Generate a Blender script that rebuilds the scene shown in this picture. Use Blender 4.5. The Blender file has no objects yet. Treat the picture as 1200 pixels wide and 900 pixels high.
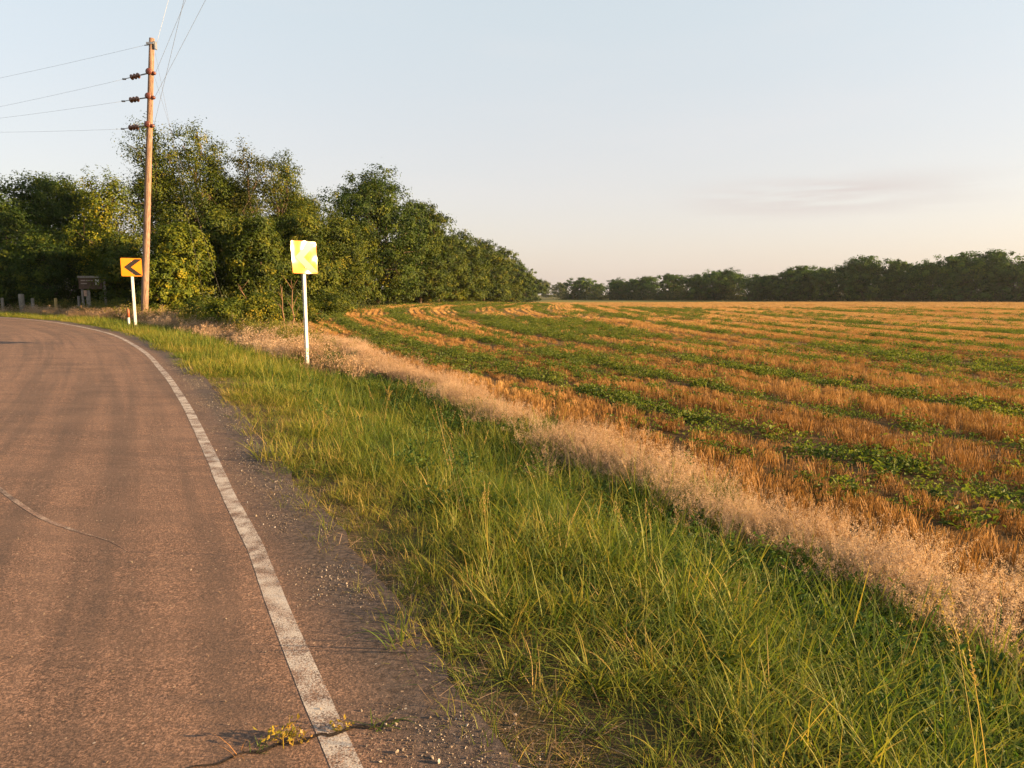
import bpy, math, random
import numpy as np
from mathutils import Vector, Matrix

R = math.radians
scene = bpy.context.scene
col = scene.collection
rng = np.random.default_rng(7)

# ------------------------------------------------------------------ camera
EYE = 1.6
PITCH = R(7.48)
cam_data = bpy.data.cameras.new('camera')
cam_data.lens = 24.0
cam_data.sensor_width = 36.0
cam_data.clip_start = 0.05
cam_data.clip_end = 6000
cam = bpy.data.objects.new('camera', cam_data)
cam.location = (0, 0, EYE)
cam.rotation_euler = (math.pi / 2 - PITCH, 0, 0)
col.objects.link(cam)
scene.camera = cam

# ------------------------------------------------------------------ light
SUN_EL, SUN_AZ = 12.5, 99.0          # degrees; azimuth clockwise from the view direction (+Y)
scene.view_settings.view_transform = 'Standard'
scene.view_settings.look = 'None'
scene.view_settings.exposure = 2.2
scene.view_settings.gamma = 1.0
scene.view_settings.use_curve_mapping = False

world = bpy.data.worlds.new('World')
scene.world = world
world.use_nodes = True
wt = world.node_tree
wt.nodes.clear()
w_out = wt.nodes.new('ShaderNodeOutputWorld')
w_bg = wt.nodes.new('ShaderNodeBackground')
w_sky = wt.nodes.new('ShaderNodeTexSky')
w_sky.sky_type = 'NISHITA'
w_sky.sun_disc = False
w_sky.sun_elevation = R(SUN_EL)
w_sky.sun_rotation = R(SUN_AZ)
w_sky.air_density = 1.0
w_sky.dust_density = 2.2
w_sky.ozone_density = 1.0
w_bg.inputs['Strength'].default_value = 0.0685
# a thin high veil of cirrus that pales the blue, and a few soft low streaks of cloud
def _w(t, **k):
    n = wt.nodes.new(t)
    for a_, v_ in k.items(): setattr(n, a_, v_)
    return n
w_hs = _w('ShaderNodeHueSaturation')
w_hs.inputs['Saturation'].default_value = 0.95
wt.links.new(w_sky.outputs['Color'], w_hs.inputs['Color'])
w_tc = _w('ShaderNodeTexCoord')
w_sp = _w('ShaderNodeSeparateXYZ'); wt.links.new(w_tc.outputs['Generated'], w_sp.inputs[0])
def _cloud(loc, scl, scale, lo, hi, top):
    mp = _w('ShaderNodeMapping'); mp.inputs['Scale'].default_value = scl; mp.inputs['Location'].default_value = loc
    wt.links.new(w_tc.outputs['Generated'], mp.inputs['Vector'])
    no = _w('ShaderNodeTexNoise'); no.inputs['Scale'].default_value = scale; no.inputs['Detail'].default_value = 6.0
    wt.links.new(mp.outputs['Vector'], no.inputs['Vector'])
    mr = _w('ShaderNodeMapRange', interpolation_type='SMOOTHSTEP'); mr.inputs['From Min'].default_value = lo; mr.inputs['From Max'].default_value = hi; mr.inputs['To Max'].default_value = top
    wt.links.new(no.outputs['Fac'], mr.inputs['Value']); return mr.outputs['Result']
def _mix(fac, a_, b_):
    m_ = _w('ShaderNodeMix', data_type='RGBA')
    for i_, v_ in ((0, fac), (6, a_), (7, b_)):
        if isinstance(v_, bpy.types.NodeSocket): wt.links.new(v_, m_.inputs[i_])
        else: m_.inputs[i_].default_value = v_
    return m_.outputs[2]
w_el = _w('ShaderNodeMapRange', interpolation_type='SMOOTHSTEP'); w_el.inputs['From Min'].default_value = 0.0; w_el.inputs['From Max'].default_value = 0.42
wt.links.new(w_sp.outputs['Z'], w_el.inputs['Value'])
c_ = _mix(0.68, w_hs.outputs['Color'], _mix(w_el.outputs['Result'], (2.78, 2.31, 2.13, 1), (2.50, 2.68, 2.66, 1)))
c_ = _mix(_cloud((0.3, 0.2, 0.1), (1.2, 1.2, 7.0), 1.6, 0.45, 0.8, 0.16), c_, (3.0, 2.75, 2.65, 1))
# one longer mauve grey streak low in the sky
def _band(sock, mid, half):
    a1 = _w('ShaderNodeMath', operation='SUBTRACT'); wt.links.new(sock, a1.inputs[0]); a1.inputs[1].default_value = mid
    a2 = _w('ShaderNodeMath', operation='ABSOLUTE'); wt.links.new(a1.outputs[0], a2.inputs[0])
    mr = _w('ShaderNodeMapRange', interpolation_type='SMOOTHSTEP'); mr.inputs['From Min'].default_value = half; mr.inputs['From Max'].default_value = 0.0
    wt.links.new(a2.outputs[0], mr.inputs['Value']); return mr.outputs['Result']
def _mul(a_, b_):
    m_ = _w('ShaderNodeMath', operation='MULTIPLY'); wt.links.new(a_, m_.inputs[0]); wt.links.new(b_, m_.inputs[1]); return m_.outputs[0]
k_ = _mul(_band(w_sp.outputs['Z'], 0.126, 0.036), _cloud((1.3, 0.7, 0.25), (2.2, 2.2, 26.0), 2.4, 0.36, 0.58, 0.8))
k_ = _mul(k_, _band(w_sp.outputs['X'], 0.40, 0.22))
c_ = _mix(k_, c_, (2.30, 2.02, 1.92, 1))
wt.links.new(c_, w_bg.inputs['Color'])
wt.links.new(w_bg.outputs['Background'], w_out.inputs['Surface'])

sun_data = bpy.data.lights.new('sun', 'SUN')
sun_data.energy = 5.0
sun_data.angle = R(0.5)
sun_data.color = (1.0, 0.63, 0.29)
sun = bpy.data.objects.new('sun', sun_data)
_sd = Vector((math.sin(R(SUN_AZ)) * math.cos(R(SUN_EL)), math.cos(R(SUN_AZ)) * math.cos(R(SUN_EL)), math.sin(R(SUN_EL))))
sun.rotation_euler = _sd.to_track_quat('Z', 'Y').to_euler()
sun.location = (60, -10, 40)
col.objects.link(sun)

# ------------------------------------------------------------------ helpers
def sstep(a, b, x):
    t = np.clip((np.asarray(x, float) - a) / (b - a), 0, 1)
    return t * t * (3 - 2 * t)

_perm = np.random.default_rng(99).random((256, 256))
def vnoise(x, y):
    x = np.asarray(x, float); y = np.asarray(y, float)
    xi = np.floor(x).astype(int); yi = np.floor(y).astype(int)
    fx = x - xi; fy = y - yi
    fx = fx * fx * (3 - 2 * fx); fy = fy * fy * (3 - 2 * fy)
    g = lambda a, b: _perm[a & 255, b & 255]
    return ((g(xi, yi) * (1 - fx) + g(xi + 1, yi) * fx) * (1 - fy)
            + (g(xi, yi + 1) * (1 - fx) + g(xi + 1, yi + 1) * fx) * fy)
def fbm(x, y, o=3):
    s = 0; a = 0.5; n = 0
    for k in range(o):
        s = s + a * vnoise(np.asarray(x) * 2 ** k + 17.3 * k, np.asarray(y) * 2 ** k + 9.1 * k); n += a; a *= 0.5
    return s / n

def new_mesh(name, verts, faces, mats=(), smooth=False, attrs=None, uv=None, fmat=None):
    """faces: (n,k) int array or list of such arrays"""
    verts = np.asarray(verts, np.float32).reshape(-1, 3)
    fl = faces if isinstance(faces, list) else [faces]
    fl = [np.asarray(f, np.int32) for f in fl if len(f)]
    me = bpy.data.meshes.new(name)
    me.vertices.add(len(verts))
    me.vertices.foreach_set('co', verts.ravel())
    if fl:
        loops = np.concatenate([f.ravel() for f in fl])
        tot = np.concatenate([np.full(len(f), f.shape[1], np.int32) for f in fl])
        st = np.concatenate([[0], np.cumsum(tot)[:-1]]).astype(np.int32)
        me.loops.add(len(loops)); me.loops.foreach_set('vertex_index', loops)
        me.polygons.add(len(tot)); me.polygons.foreach_set('loop_start', st); me.polygons.foreach_set('loop_total', tot)
        if fmat is not None:
            me.polygons.foreach_set('material_index', np.asarray(fmat, np.int32))
        me.polygons.foreach_set('use_smooth', np.full(len(tot), bool(smooth)))
    for m in mats: me.materials.append(m)
    if uv is not None and fl:
        l = me.uv_layers.new(name='uv')
        l.data.foreach_set('uv', np.asarray(uv, np.float32)[loops].ravel())
    for k, v in (attrs or {}).items():
        v = np.asarray(v)
        if v.ndim == 2:
            a = me.attributes.new(k, 'FLOAT_VECTOR', 'POINT'); a.data.foreach_set('vector', v.astype(np.float32).ravel())
        elif v.dtype.kind == 'i':
            a = me.attributes.new(k, 'INT', 'POINT'); a.data.foreach_set('value', v.astype(np.int32))
        else:
            a = me.attributes.new(k, 'FLOAT', 'POINT'); a.data.foreach_set('value', v.astype(np.float32))
    me.update(calc_edges=True)
    return me

def link(name, data, parent=None, loc=None, rot=None):
    o = bpy.data.objects.new(name, data)
    col.objects.link(o)
    if parent is not None: o.parent = parent
    if loc is not None: o.location = loc
    if rot is not None: o.rotation_euler = rot
    return o

def tag(o, label=None, cat=None, group=None, kind=None):
    if label: o['label'] = label
    if cat: o['category'] = cat
    if group: o['group'] = group
    if kind: o['kind'] = kind
    return o

class MB:
    """collects simple solids into one mesh"""
    def __init__(s): s.v = []; s.f = {3: [], 4: []}; s.n = 0
    def add(s, v, faces):
        v = np.asarray(v, float).reshape(-1, 3)
        for f in faces:
            s.f.setdefault(len(f), []).append([i + s.n for i in f])
        s.v.append(v); s.n += len(v)
    def box(s, c, size, rotm=None):
        x, y, z = np.array(size) / 2
        v = np.array([[i * x, j * y, k * z] for i in (-1, 1) for j in (-1, 1) for k in (-1, 1)])
        if rotm is not None: v = v @ np.array(rotm).T
        s.add(v + np.array(c), [[0, 1, 3, 2], [4, 6, 7, 5], [0, 4, 5, 1], [2, 3, 7, 6], [0, 2, 6, 4], [1, 5, 7, 3]])
    def tube(s, pts, radii, n=8, cap=True):
        pts = np.asarray(pts, float); m = len(pts)
        radii = np.broadcast_to(np.asarray(radii, float), (m,))
        tan = np.gradient(pts, axis=0)
        tan /= np.linalg.norm(tan, axis=1)[:, None] + 1e-9
        ref = np.array([0, 0, 1.0]) if abs(tan[0][2]) < 0.8 else np.array([0.0, 1.0, 0])
        a = np.cross(tan, ref); a /= np.linalg.norm(a, axis=1)[:, None] + 1e-9
        b = np.cross(tan, a)
        ang = np.linspace(0, 2 * np.pi, n, endpoint=False)
        v = pts[:, None] + radii[:, None, None] * (np.cos(ang)[None, :, None] * a[:, None] + np.sin(ang)[None, :, None] * b[:, None])
        fs = [[i * n + j, i * n + (j + 1) % n, (i + 1) * n + (j + 1) % n, (i + 1) * n + j] for i in range(m - 1) for j in range(n)]
        if cap: fs += [list(range(n))[::-1], [(m - 1) * n + j for j in range(n)]]
        s.add(v.reshape(-1, 3), fs)
    def mesh(s, name, mats=(), smooth=False, **k):
        return new_mesh(name, np.concatenate(s.v), [np.array(f) for f in s.f.values() if f], mats, smooth, **k)

def rounded_prism(w, h, t, r, seg=5):
    """rounded rectangle in XZ, thickness t along Y"""
    pts = []
    for cx, cz, a0 in ((w / 2 - r, h / 2 - r, 0), (-w / 2 + r, h / 2 - r, 90), (-w / 2 + r, -h / 2 + r, 180), (w / 2 - r, -h / 2 + r, 270)):
        for k in range(seg + 1):
            a = R(a0 + 90 * k / seg); pts.append((cx + r * math.cos(a), cz + r * math.sin(a)))
    return prism(pts, t)
def prism(pts, t):
    n = len(pts)
    m = MB()
    v = [(x, -t / 2, z) for x, z in pts] + [(x, t / 2, z) for x, z in pts]
    m.add(v, [list(range(n)), [n + i for i in range(n)][::-1]] + [[i, n + i, n + (i + 1) % n, (i + 1) % n] for i in range(n)])
    return m

# ---- material helpers
def material(name):
    m = bpy.data.materials.new(name); m.use_nodes = True
    nt = m.node_tree; nt.nodes.clear()
    out = nt.nodes.new('ShaderNodeOutputMaterial')
    return m, nt, out
def N(nt, typ, ins=None, **props):
    n = nt.nodes.new(typ)
    for k, v in props.items(): setattr(n, k, v)
    for k, v in (ins or {}).items():
        s = n.inputs[k]
        if isinstance(v, bpy.types.NodeSocket): nt.links.new(v, s)
        else: s.default_value = v
    return n
def noise(nt, vec, scale, detail=3, rough=0.55):
    return N(nt, 'ShaderNodeTexNoise', {'Vector': vec, 'Scale': scale, 'Detail': detail, 'Roughness': rough}).outputs['Fac']
def ramp(nt, fac, stops, interp='LINEAR'):
    n = N(nt, 'ShaderNodeValToRGB', {'Fac': fac})
    e = n.color_ramp.elements
    n.color_ramp.interpolation = interp
    while len(e) < len(stops): e.new(0.5)
    for i, (p, c) in enumerate(stops):
        e[i].position = p
        e[i].color = (c, c, c, 1) if not isinstance(c, (tuple, list)) else (*c, 1)
    return n.outputs['Color']
def mixc(nt, fac, a, b, blend='MIX'):
    n = N(nt, 'ShaderNodeMix', data_type='RGBA', blend_type=blend)
    for k, v in (('Factor', fac), ('A', a), ('B', b)):
        s = n.inputs[k] if k != 'Factor' else n.inputs[0]
        if k != 'Factor': s = [i for i in n.inputs if i.name == k and i.type == 'RGBA'][0]
        if isinstance(v, bpy.types.NodeSocket): nt.links.new(v, s)
        else: s.default_value = v if not isinstance(v, tuple) else (*v, 1)
    return [o for o in n.outputs if o.type == 'RGBA'][0]
def math_(nt, op, a, b=0.0, c=0.0, clamp=False):
    n = N(nt, 'ShaderNodeMath', operation=op, use_clamp=clamp)
    for i, v in enumerate((a, b, c)):
        if isinstance(v, bpy.types.NodeSocket): nt.links.new(v, n.inputs[i])
        else: n.inputs[i].default_value = v
    return n.outputs[0]
def attr(nt, name, typ='GEOMETRY', out='Fac'):
    return N(nt, 'ShaderNodeAttribute', attribute_name=name, attribute_type=typ).outputs[out]
def bump(nt, h, strength=0.5, dist=0.02):
    return N(nt, 'ShaderNodeBump', {'Height': h, 'Strength': strength, 'Distance': dist}).outputs['Normal']
def principled(nt, out, color, rough=0.8, normal=None, metal=0.0, spec=0.3):
    p = N(nt, 'ShaderNodeBsdfPrincipled', {'Roughness': rough, 'Metallic': metal, 'Specular IOR Level': spec})
    if isinstance(color, bpy.types.NodeSocket): nt.links.new(mixc(nt, 1.0, color, (0.76, 0.76, 0.76), 'MULTIPLY'), p.inputs['Base Color'])
    else: p.inputs['Base Color'].default_value = (*color, 1)
    if normal is not None: nt.links.new(normal, p.inputs['Normal'])
    nt.links.new(p.outputs[0], out.inputs['Surface'])
    return p
def simple(name, color, rough=0.6, metal=0.0, spec=0.4, var=0.25, scale=14.0, bmp=0.2):
    m, nt, out = material(name)
    tc = N(nt, 'ShaderNodeTexCoord').outputs['Object']
    f = noise(nt, tc, scale, 5, 0.65)
    dark = tuple(c * (1 - var) for c in color); lite = tuple(min(1, c * (1 + var)) for c in color)
    c = ramp(nt, f, [(0.3, dark), (0.7, lite)])
    principled(nt, out, c, rough, bump(nt, f, bmp, 0.01), metal, spec)
    return m

def leafy(name, stops, transl=0.4, rough=0.6, tint_src='INSTANCER', spec=0.04, objcol=False):
    """thin foliage: diffuse + translucent, its own colour varying by tint"""
    m, nt, out = material(name)
    t = attr(nt, 'tint', tint_src)
    lt = attr(nt, 'ltint')
    f = math_(nt, 'ADD', t, math_(nt, 'MULTIPLY', math_(nt, 'SUBTRACT', lt, 0.5), 0.7), clamp=True)
    c = ramp(nt, f, [(p_, tuple(v_ * 0.72 for v_ in c_)) for p_, c_ in stops])
    if objcol:
        oc = N(nt, 'ShaderNodeObjectInfo').outputs['Color']
        c = mixc(nt, 1.0, c, oc, 'MULTIPLY')
    d = N(nt, 'ShaderNodeBsdfDiffuse', {'Color': c})
    tr = N(nt, 'ShaderNodeBsdfTranslucent', {'Color': mixc(nt, 0.5, c, mixc(nt, 1.0, c, (1.25, 1.2, 0.5), 'MULTIPLY'))})
    ms = N(nt, 'ShaderNodeMixShader', {0: transl, 1: d.outputs[0], 2: tr.outputs[0]})
    g = N(nt, 'ShaderNodeBsdfGlossy', {'Roughness': rough, 'Color': (1, 1, 1, 1)})
    ms2 = N(nt, 'ShaderNodeMixShader', {0: spec * 0.35, 1: ms.outputs[0], 2: g.outputs[0]})
    nt.links.new(ms2.outputs[0], out.inputs['Surface'])
    return m

# ------------------------------------------------------------------ the lie of the land
def catmull(P, per=12):
    P = np.asarray(P, float); out = []
    Q = np.vstack([2 * P[0] - P[1], P, 2 * P[-1] - P[-2]])
    for i in range(1, len(Q) - 2):
        a, b, c, d = Q[i - 1], Q[i], Q[i + 1], Q[i + 2]
        for t in np.linspace(0, 1, per, endpoint=False):
            out.append(0.5 * ((2 * b) + (-a + c) * t + (2 * a - 5 * b + 4 * c - d) * t * t + (-a + 3 * b - 3 * c + d) * t ** 3))
    out.append(Q[-2]); return np.array(out)

LINE = catmull([(16.2, -29.5), (9.7, -17.2), (4.85, -8.0), (2.0, -2.65), (-0.62, 2.24), (-1.14, 3.21), (-1.64, 4.18), (-2.27, 5.3), (-3.28, 7.15), (-4.93, 10.1),
                (-7.0, 13.6), (-9.9, 18.2), (-13.8, 23.6), (-17.8, 28.0), (-21.5, 31.4), (-25.4, 34.0), (-30.0, 36.0), (-36, 37.6), (-44, 38.4), (-60, 38.8), (-90, 38.8)], 14)
_lt = np.gradient(LINE, axis=0); _lt /= np.linalg.norm(_lt, axis=1)[:, None]
_ln = np.stack([_lt[:, 1], -_lt[:, 0]], 1)           # to the right of travel
_larc = np.concatenate([[0], np.cumsum(np.linalg.norm(np.diff(LINE, axis=0), axis=1))])

def line_dist(x, y):
    """signed distance to the white edge line (+ right) and the y of the nearest point"""
    x = np.asarray(x, float).ravel(); y = np.asarray(y, float).ravel()
    s = np.empty(len(x)); yy = np.empty(len(x))
    for a in range(0, len(x), 20000):
        b = slice(a, a + 20000)
        dx = x[b, None] - LINE[None, :, 0]; dy = y[b, None] - LINE[None, :, 1]
        i = np.argmin(dx * dx + dy * dy, axis=1); k = np.arange(len(i))
        n = dx[k, i] * _ln[i, 0] + dy[k, i] * _ln[i, 1]
        d = np.sqrt(dx[k, i] ** 2 + dy[k, i] ** 2)
        s[b] = np.where(np.abs(n) > 0.7 * d, n, np.sign(n) * d); yy[b] = LINE[i, 1]
    return s, yy

EDGE_Y = np.array([-30, -8, 0, 2, 4.6, 6, 7.5, 9.84, 14.2, 18, 22, 27, 33, 40, 50, 57, 65, 80, 120, 200, 260, 400, 3000.])
EDGE_X = np.array([18, 8.6, 5.4, 4.6, 3.6, 3.05, 2.35, 1.3, -0.75, -2.5, -4.5, -7.3, -10.2, -12.6, -14.4, -14.8, -14.2, -12.6, -8, 2, 9, 30, 500.])
def edge(y): return np.interp(y, EDGE_Y, EDGE_X)
def row_q(x, y):
    """row coordinate of the field: 0 at its edge, growing into it; rows are lines of constant q"""
    x = np.asarray(x, float); c = edge(y); q = x - c
    for _ in range(25):
        q = 0.5 * q + 0.5 * (x - c * row_g(q))
    return q
def row_g(q): return 1 - 0.55 * sstep(2, 16, q)
def row_x(q, y): return q + edge(y) * row_g(q)

def road_z(y): return 0.0004 * np.clip(y, 0, 40) ** 2
def field_z(x, y):
    x = np.asarray(x, float); y = np.asarray(y, float)
    z = -0.45 + 0.85 * sstep(7, 46, y) * sstep(25, -8, x) * (1 - sstep(90, 200, y)) - 0.55 * sstep(90, 240, y) * sstep(160, 20, x)
    z = z + 0.16 * (fbm(x * 0.05, y * 0.05, 2) - 0.5) * sstep(6, 30, y)
    return z
def ground_z(x, y, sd=None):
    x = np.asarray(x, float); y = np.asarray(y, float); shp = x.shape
    x = x.ravel(); y = y.ravel()
    s, yn = sd if sd is not None else line_dist(x, y)
    zr = road_z(yn); zf = field_z(x, y)
    w = sstep(0.9, 3.9, s)
    z = zr - 0.035 - 0.05 * sstep(-0.2, -1.0, s) * sstep(-9.2, -8.6, s)
    z = z * (1 - w) + zf * w
    near = sstep(60, 30, np.hypot(x, y))
    z = z - 0.08 * np.exp(-((s - 3.0) / 0.8) ** 2) * near
    z = z + 0.05 * (fbm(x * 0.9, y * 0.9) - 0.5) * sstep(0.8, 1.6, s) * near
    far_side = sstep(-8.6, -14, s)
    z = z * (1 - far_side) + (zr - 0.35) * far_side
    return z.reshape(shp)

def px(u, Y): return (u - 600) / 800 * 0.9915 * Y
def pz(v, Y):
    b = (450 - v) / 800
    return EYE + Y * (b * math.cos(PITCH) - math.sin(PITCH)) / (math.cos(PITCH) + b * math.sin(PITCH))

# ------------------------------------------------------------------ ground and field sheets
def axis(n0, step, grow, limit):
    a = [0.0]; d = step
    while a[-1] < limit:
        if len(a) > n0: d *= grow
        a.append(a[-1] + d)
    return np.array(a)
ax_p = axis(90, 0.22, 1.055, 2600)
ax_n = axis(60, 0.22, 1.06, 2600)
gx = np.concatenate([-ax_p[::-1][:-1], ax_p])
gy = np.concatenate([-ax_n[::-1][:-1], axis(150, 0.22, 1.05, 3200)])
GX, GY = np.meshgrid(gx, gy)
fx, fy = GX.ravel(), GY.ravel()
sd = line_dist(fx, fy)
gzv = ground_z(fx, fy, sd)
gq = row_q(fx, fy)
nx, ny = len(gx), len(gy)
ii, jj = np.meshgrid(np.arange(nx - 1), np.arange(ny - 1))
base = (jj * nx + ii).ravel()
quads = np.stack([base, base + 1, base + nx + 1, base + nx], 1)
fq = gq[quads].mean(1); fs = sd[0][quads].mean(1); fyy = fy[quads].mean(1)
is_field = (fq > 0) & (fs > 3.0)

def ground_mat():
    m, nt, out = material('verge_soil')
    tc = N(nt, 'ShaderNodeTexCoord').outputs['Object']
    s = attr(nt, 's')
    n1 = noise(nt, tc, 3.0, 6, 0.65); n2 = noise(nt, tc, 60.0, 4, 0.7); n3 = noise(nt, tc, 0.35, 3)
    dirt = ramp(nt, n2, [(0.3, (0.055, 0.043, 0.035)), (0.55, (0.12, 0.097, 0.08)), (0.75, (0.24, 0.21, 0.18))])
    litter = ramp(nt, n1, [(0.3, (0.05, 0.042, 0.02)), (0.55, (0.10, 0.075, 0.035)), (0.75, (0.2, 0.15, 0.07))])
    c = mixc(nt, ramp(nt, math_(nt, 'ADD', s, math_(nt, 'MULTIPLY', n1, 0.5)), [(0.7, 0.0), (0.98, 1.0)]), dirt, litter)
    grassy = ramp(nt, n3, [(0.3, (0.06, 0.075, 0.02)), (0.7, (0.14, 0.12, 0.04))])
    dist = N(nt, 'ShaderNodeVectorMath', {0: tc}, operation='LENGTH').outputs['Value']
    c = mixc(nt, N(nt, 'ShaderNodeMapRange', {'Value': dist, 'From Min': 40.0, 'From Max': 90.0}).outputs[0], c, grassy)
    principled(nt, out, c, 0.95, bump(nt, n2, 0.8, 0.02), spec=0.1)
    return m
def field_mat():
    m, nt, out = material('stubble_field_soil')
    tc = N(nt, 'ShaderNodeTexCoord').outputs['Object']
    q = attr(nt, 'q'); y = attr(nt, 'fy')
    rowv = N(nt, 'ShaderNodeCombineXYZ', {0: q, 1: math_(nt, 'MULTIPLY', y, 0.07), 2: 0.0}).outputs[0]
    soil = ramp(nt, noise(nt, tc, 9.0, 6, 0.7), [(0.3, (0.045, 0.028, 0.016)), (0.55, (0.15, 0.088, 0.035)), (0.72, (0.32, 0.20, 0.08))])
    stripes = noise(nt, rowv, 0.42, 4, 0.6)
    patches = noise(nt, tc, 0.045, 3, 0.6)
    straw = ramp(nt, noise(nt, rowv, 2.2, 3, 0.6), [(0.3, (0.24, 0.14, 0.04)), (0.7, (0.46, 0.28, 0.085))])
    green = (0.095, 0.135, 0.03)
    gmask = ramp(nt, math_(nt, 'ADD', math_(nt, 'MULTIPLY', stripes, 0.65), math_(nt, 'MULTIPLY', patches, 0.45)), [(0.54, 0.0), (0.66, 1.0)])
    far = mixc(nt, math_(nt, 'MULTIPLY', gmask, 0.55), straw, green)
    # a strip of green crop along the far side
    strip = N(nt, 'ShaderNodeMapRange', {'Value': y, 'From Min': 205.0, 'From Max': 225.0}).outputs[0]
    far = mixc(nt, math_(nt, 'MULTIPLY', strip, 0.75), far, (0.13, 0.15, 0.035))
    d = N(nt, 'ShaderNodeMapRange', {'Value': y, 'From Min': 35.0, 'From Max': 110.0}).outputs[0]
    c = mixc(nt, d, soil, far)
    principled(nt, out, c, 0.95, bump(nt, noise(nt, tc, 14.0, 5, 0.7), 0.9, 0.04), spec=0.08)
    return m

def sub_sheet(name, mask, mat):
    f = quads[mask]; used = np.unique(f); mp = np.full(len(fx), -1); mp[used] = np.arange(len(used))
    me = new_mesh(name, np.stack([fx, fy, gzv], 1)[used], mp[f], [mat], True,
                  {'q': gq[used], 's': sd[0][used], 'fy': fy[used]})
    return tag(link(name, me), kind='structure')
tag(sub_sheet('ground', ~is_field, ground_mat()), 'weedy soil and litter of the road verge and woods floor')
tag(sub_sheet('field', is_field, field_mat()), 'harvested field of orange stubble rows with green bands')

# ------------------------------------------------------------------ road
def strip(name, s_list, mat, lift, i0=0, i1=None, ragged=0.0, right_rag=True):
    idx = np.arange(i0, i1 if i1 is not None else len(LINE))
    dense = np.interp(np.arange(0, (len(idx) - 1) * 3 + 1) / 3, np.arange(len(idx)), idx)
    Lx = np.interp(dense, np.arange(len(LINE)), LINE[:, 0]); Ly = np.interp(dense, np.arange(len(LINE)), LINE[:, 1])
    Nx = np.interp(dense, np.arange(len(LINE)), _ln[:, 0]); Ny = np.interp(dense, np.arange(len(LINE)), _ln[:, 1])
    A = np.interp(dense, np.arange(len(LINE)), _larc)
    S = np.array(s_list, float)
    SS = np.repeat(S[None], len(A), 0)
    if ragged:
        r = (fbm(A * 1.7, A * 0 + 3.3, 4) - 0.5) * ragged
        SS[:, -1] += r
        if not right_rag: SS[:, 0] += (fbm(A * 1.9, A * 0 + 8.3, 4) - 0.5) * ragged
    X = Lx[:, None] + Nx[:, None] * SS; Y = Ly[:, None] + Ny[:, None] * SS
    Z = np.repeat(road_z(Ly)[:, None], len(S), 1) + lift
    m, n = X.shape
    i, j = np.meshgrid(np.arange(m - 1), np.arange(n - 1), indexing='ij'); b = (i * n + j).ravel()
    f = np.stack([b, b + 1, b + n + 1, b + n], 1)[:, ::-1]
    uv = np.stack([np.repeat(A[:, None], n, 1), SS], -1).reshape(-1, 2)
    me = new_mesh(name, np.stack([X, Y, Z], -1).reshape(-1, 3), f, [mat], True, uv=uv)
    return link(name, me)

def road_base_color(nt):
    uv = N(nt, 'ShaderNodeUVMap', uv_map='uv').outputs[0]
    sep = N(nt, 'ShaderNodeSeparateXYZ', {0: uv})
    a, s = sep.outputs[0], sep.outputs[1]
    tc = N(nt, 'ShaderNodeTexCoord').outputs['Object']
    grain = noise(nt, tc, 95.0, 4, 0.8)
    mid = noise(nt, tc, 28.0, 5, 0.7)
    big = noise(nt, tc, 1.1, 4, 0.6)
    c = ramp(nt, grain, [(0.37, (0.018, 0.013, 0.011)), (0.5, (0.165, 0.097, 0.069)), (0.61, (0.42, 0.26, 0.19))])
    c = mixc(nt, math_(nt, 'MULTIPLY', ramp(nt, mid, [(0.42, 1.0), (0.6, 0.0)]), 0.45), c, (0.045, 0.036, 0.033))
    # long drag marks and wheel paths along the road
    av = N(nt, 'ShaderNodeCombineXYZ', {0: math_(nt, 'MULTIPLY', a, 0.10), 1: math_(nt, 'MULTIPLY', s, 3.2), 2: 0.0}).outputs[0]
    lon = noise(nt, av, 1.0, 5, 0.62)
    c = mixc(nt, math_(nt, 'MULTIPLY', ramp(nt, lon, [(0.40, 1.0), (0.54, 0.0)]), 0.5), c, (0.055, 0.043, 0.038))
    c = mixc(nt, math_(nt, 'MULTIPLY', ramp(nt, lon, [(0.55, 0.0), (0.72, 1.0)]), 0.30), c, (0.30, 0.19, 0.14))
    # oblique ribs of the chip seal
    ov = N(nt, 'ShaderNodeCombineXYZ', {0: math_(nt, 'ADD', math_(nt, 'MULTIPLY', a, 3.0), math_(nt, 'MULTIPLY', s, 2.2)), 1: math_(nt, 'MULTIPLY', s, 0.5), 2: 4.0}).outputs[0]
    rib = noise(nt, ov, 1.6, 3, 0.5)
    c = mixc(nt, math_(nt, 'MULTIPLY', ramp(nt, rib, [(0.42, 1.0), (0.54, 0.0)]), 0.26), c, (0.05, 0.04, 0.036))
    c = mixc(nt, ramp(nt, big, [(0.35, 0.0), (0.7, 0.3)]), c, (0.26, 0.165, 0.12))
    # greyer asphalt beyond the edge line, darkened to paint in the verge grass's shadow
    c = mixc(nt, math_(nt, 'MULTIPLY', N(nt, 'ShaderNodeMapRange', {'Value': s, 'From Min': 0.03, 'From Max': 0.30}).outputs[0], 0.72), c,
             ramp(nt, mid, [(0.38, (0.028, 0.025, 0.024)), (0.62, (0.098, 0.085, 0.08))]))
    # pale stone specks
    vo = N(nt, 'ShaderNodeTexVoronoi', {'Vector': tc, 'Scale': 34.0, 'Randomness': 1.0}, feature='F1')
    sel = N(nt, 'ShaderNodeSeparateColor', {0: vo.outputs['Color']})
    speck = math_(nt, 'MULTIPLY', math_(nt, 'LESS_THAN', vo.outputs['Distance'], math_(nt, 'MULTIPLY', sel.outputs[1], 0.22)), math_(nt, 'GREATER_THAN', sel.outputs[0], 0.80))
    c = mixc(nt, math_(nt, 'MULTIPLY', speck, 0.8), c, mixc(nt, sel.outputs[2], (0.42, 0.30, 0.20), (0.40, 0.36, 0.32)))
    h = math_(nt, 'ADD', math_(nt, 'MULTIPLY', grain, 0.6), math_(nt, 'MULTIPLY', mid, 0.6))
    return c, h, tc, a, s, grain, mid
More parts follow.
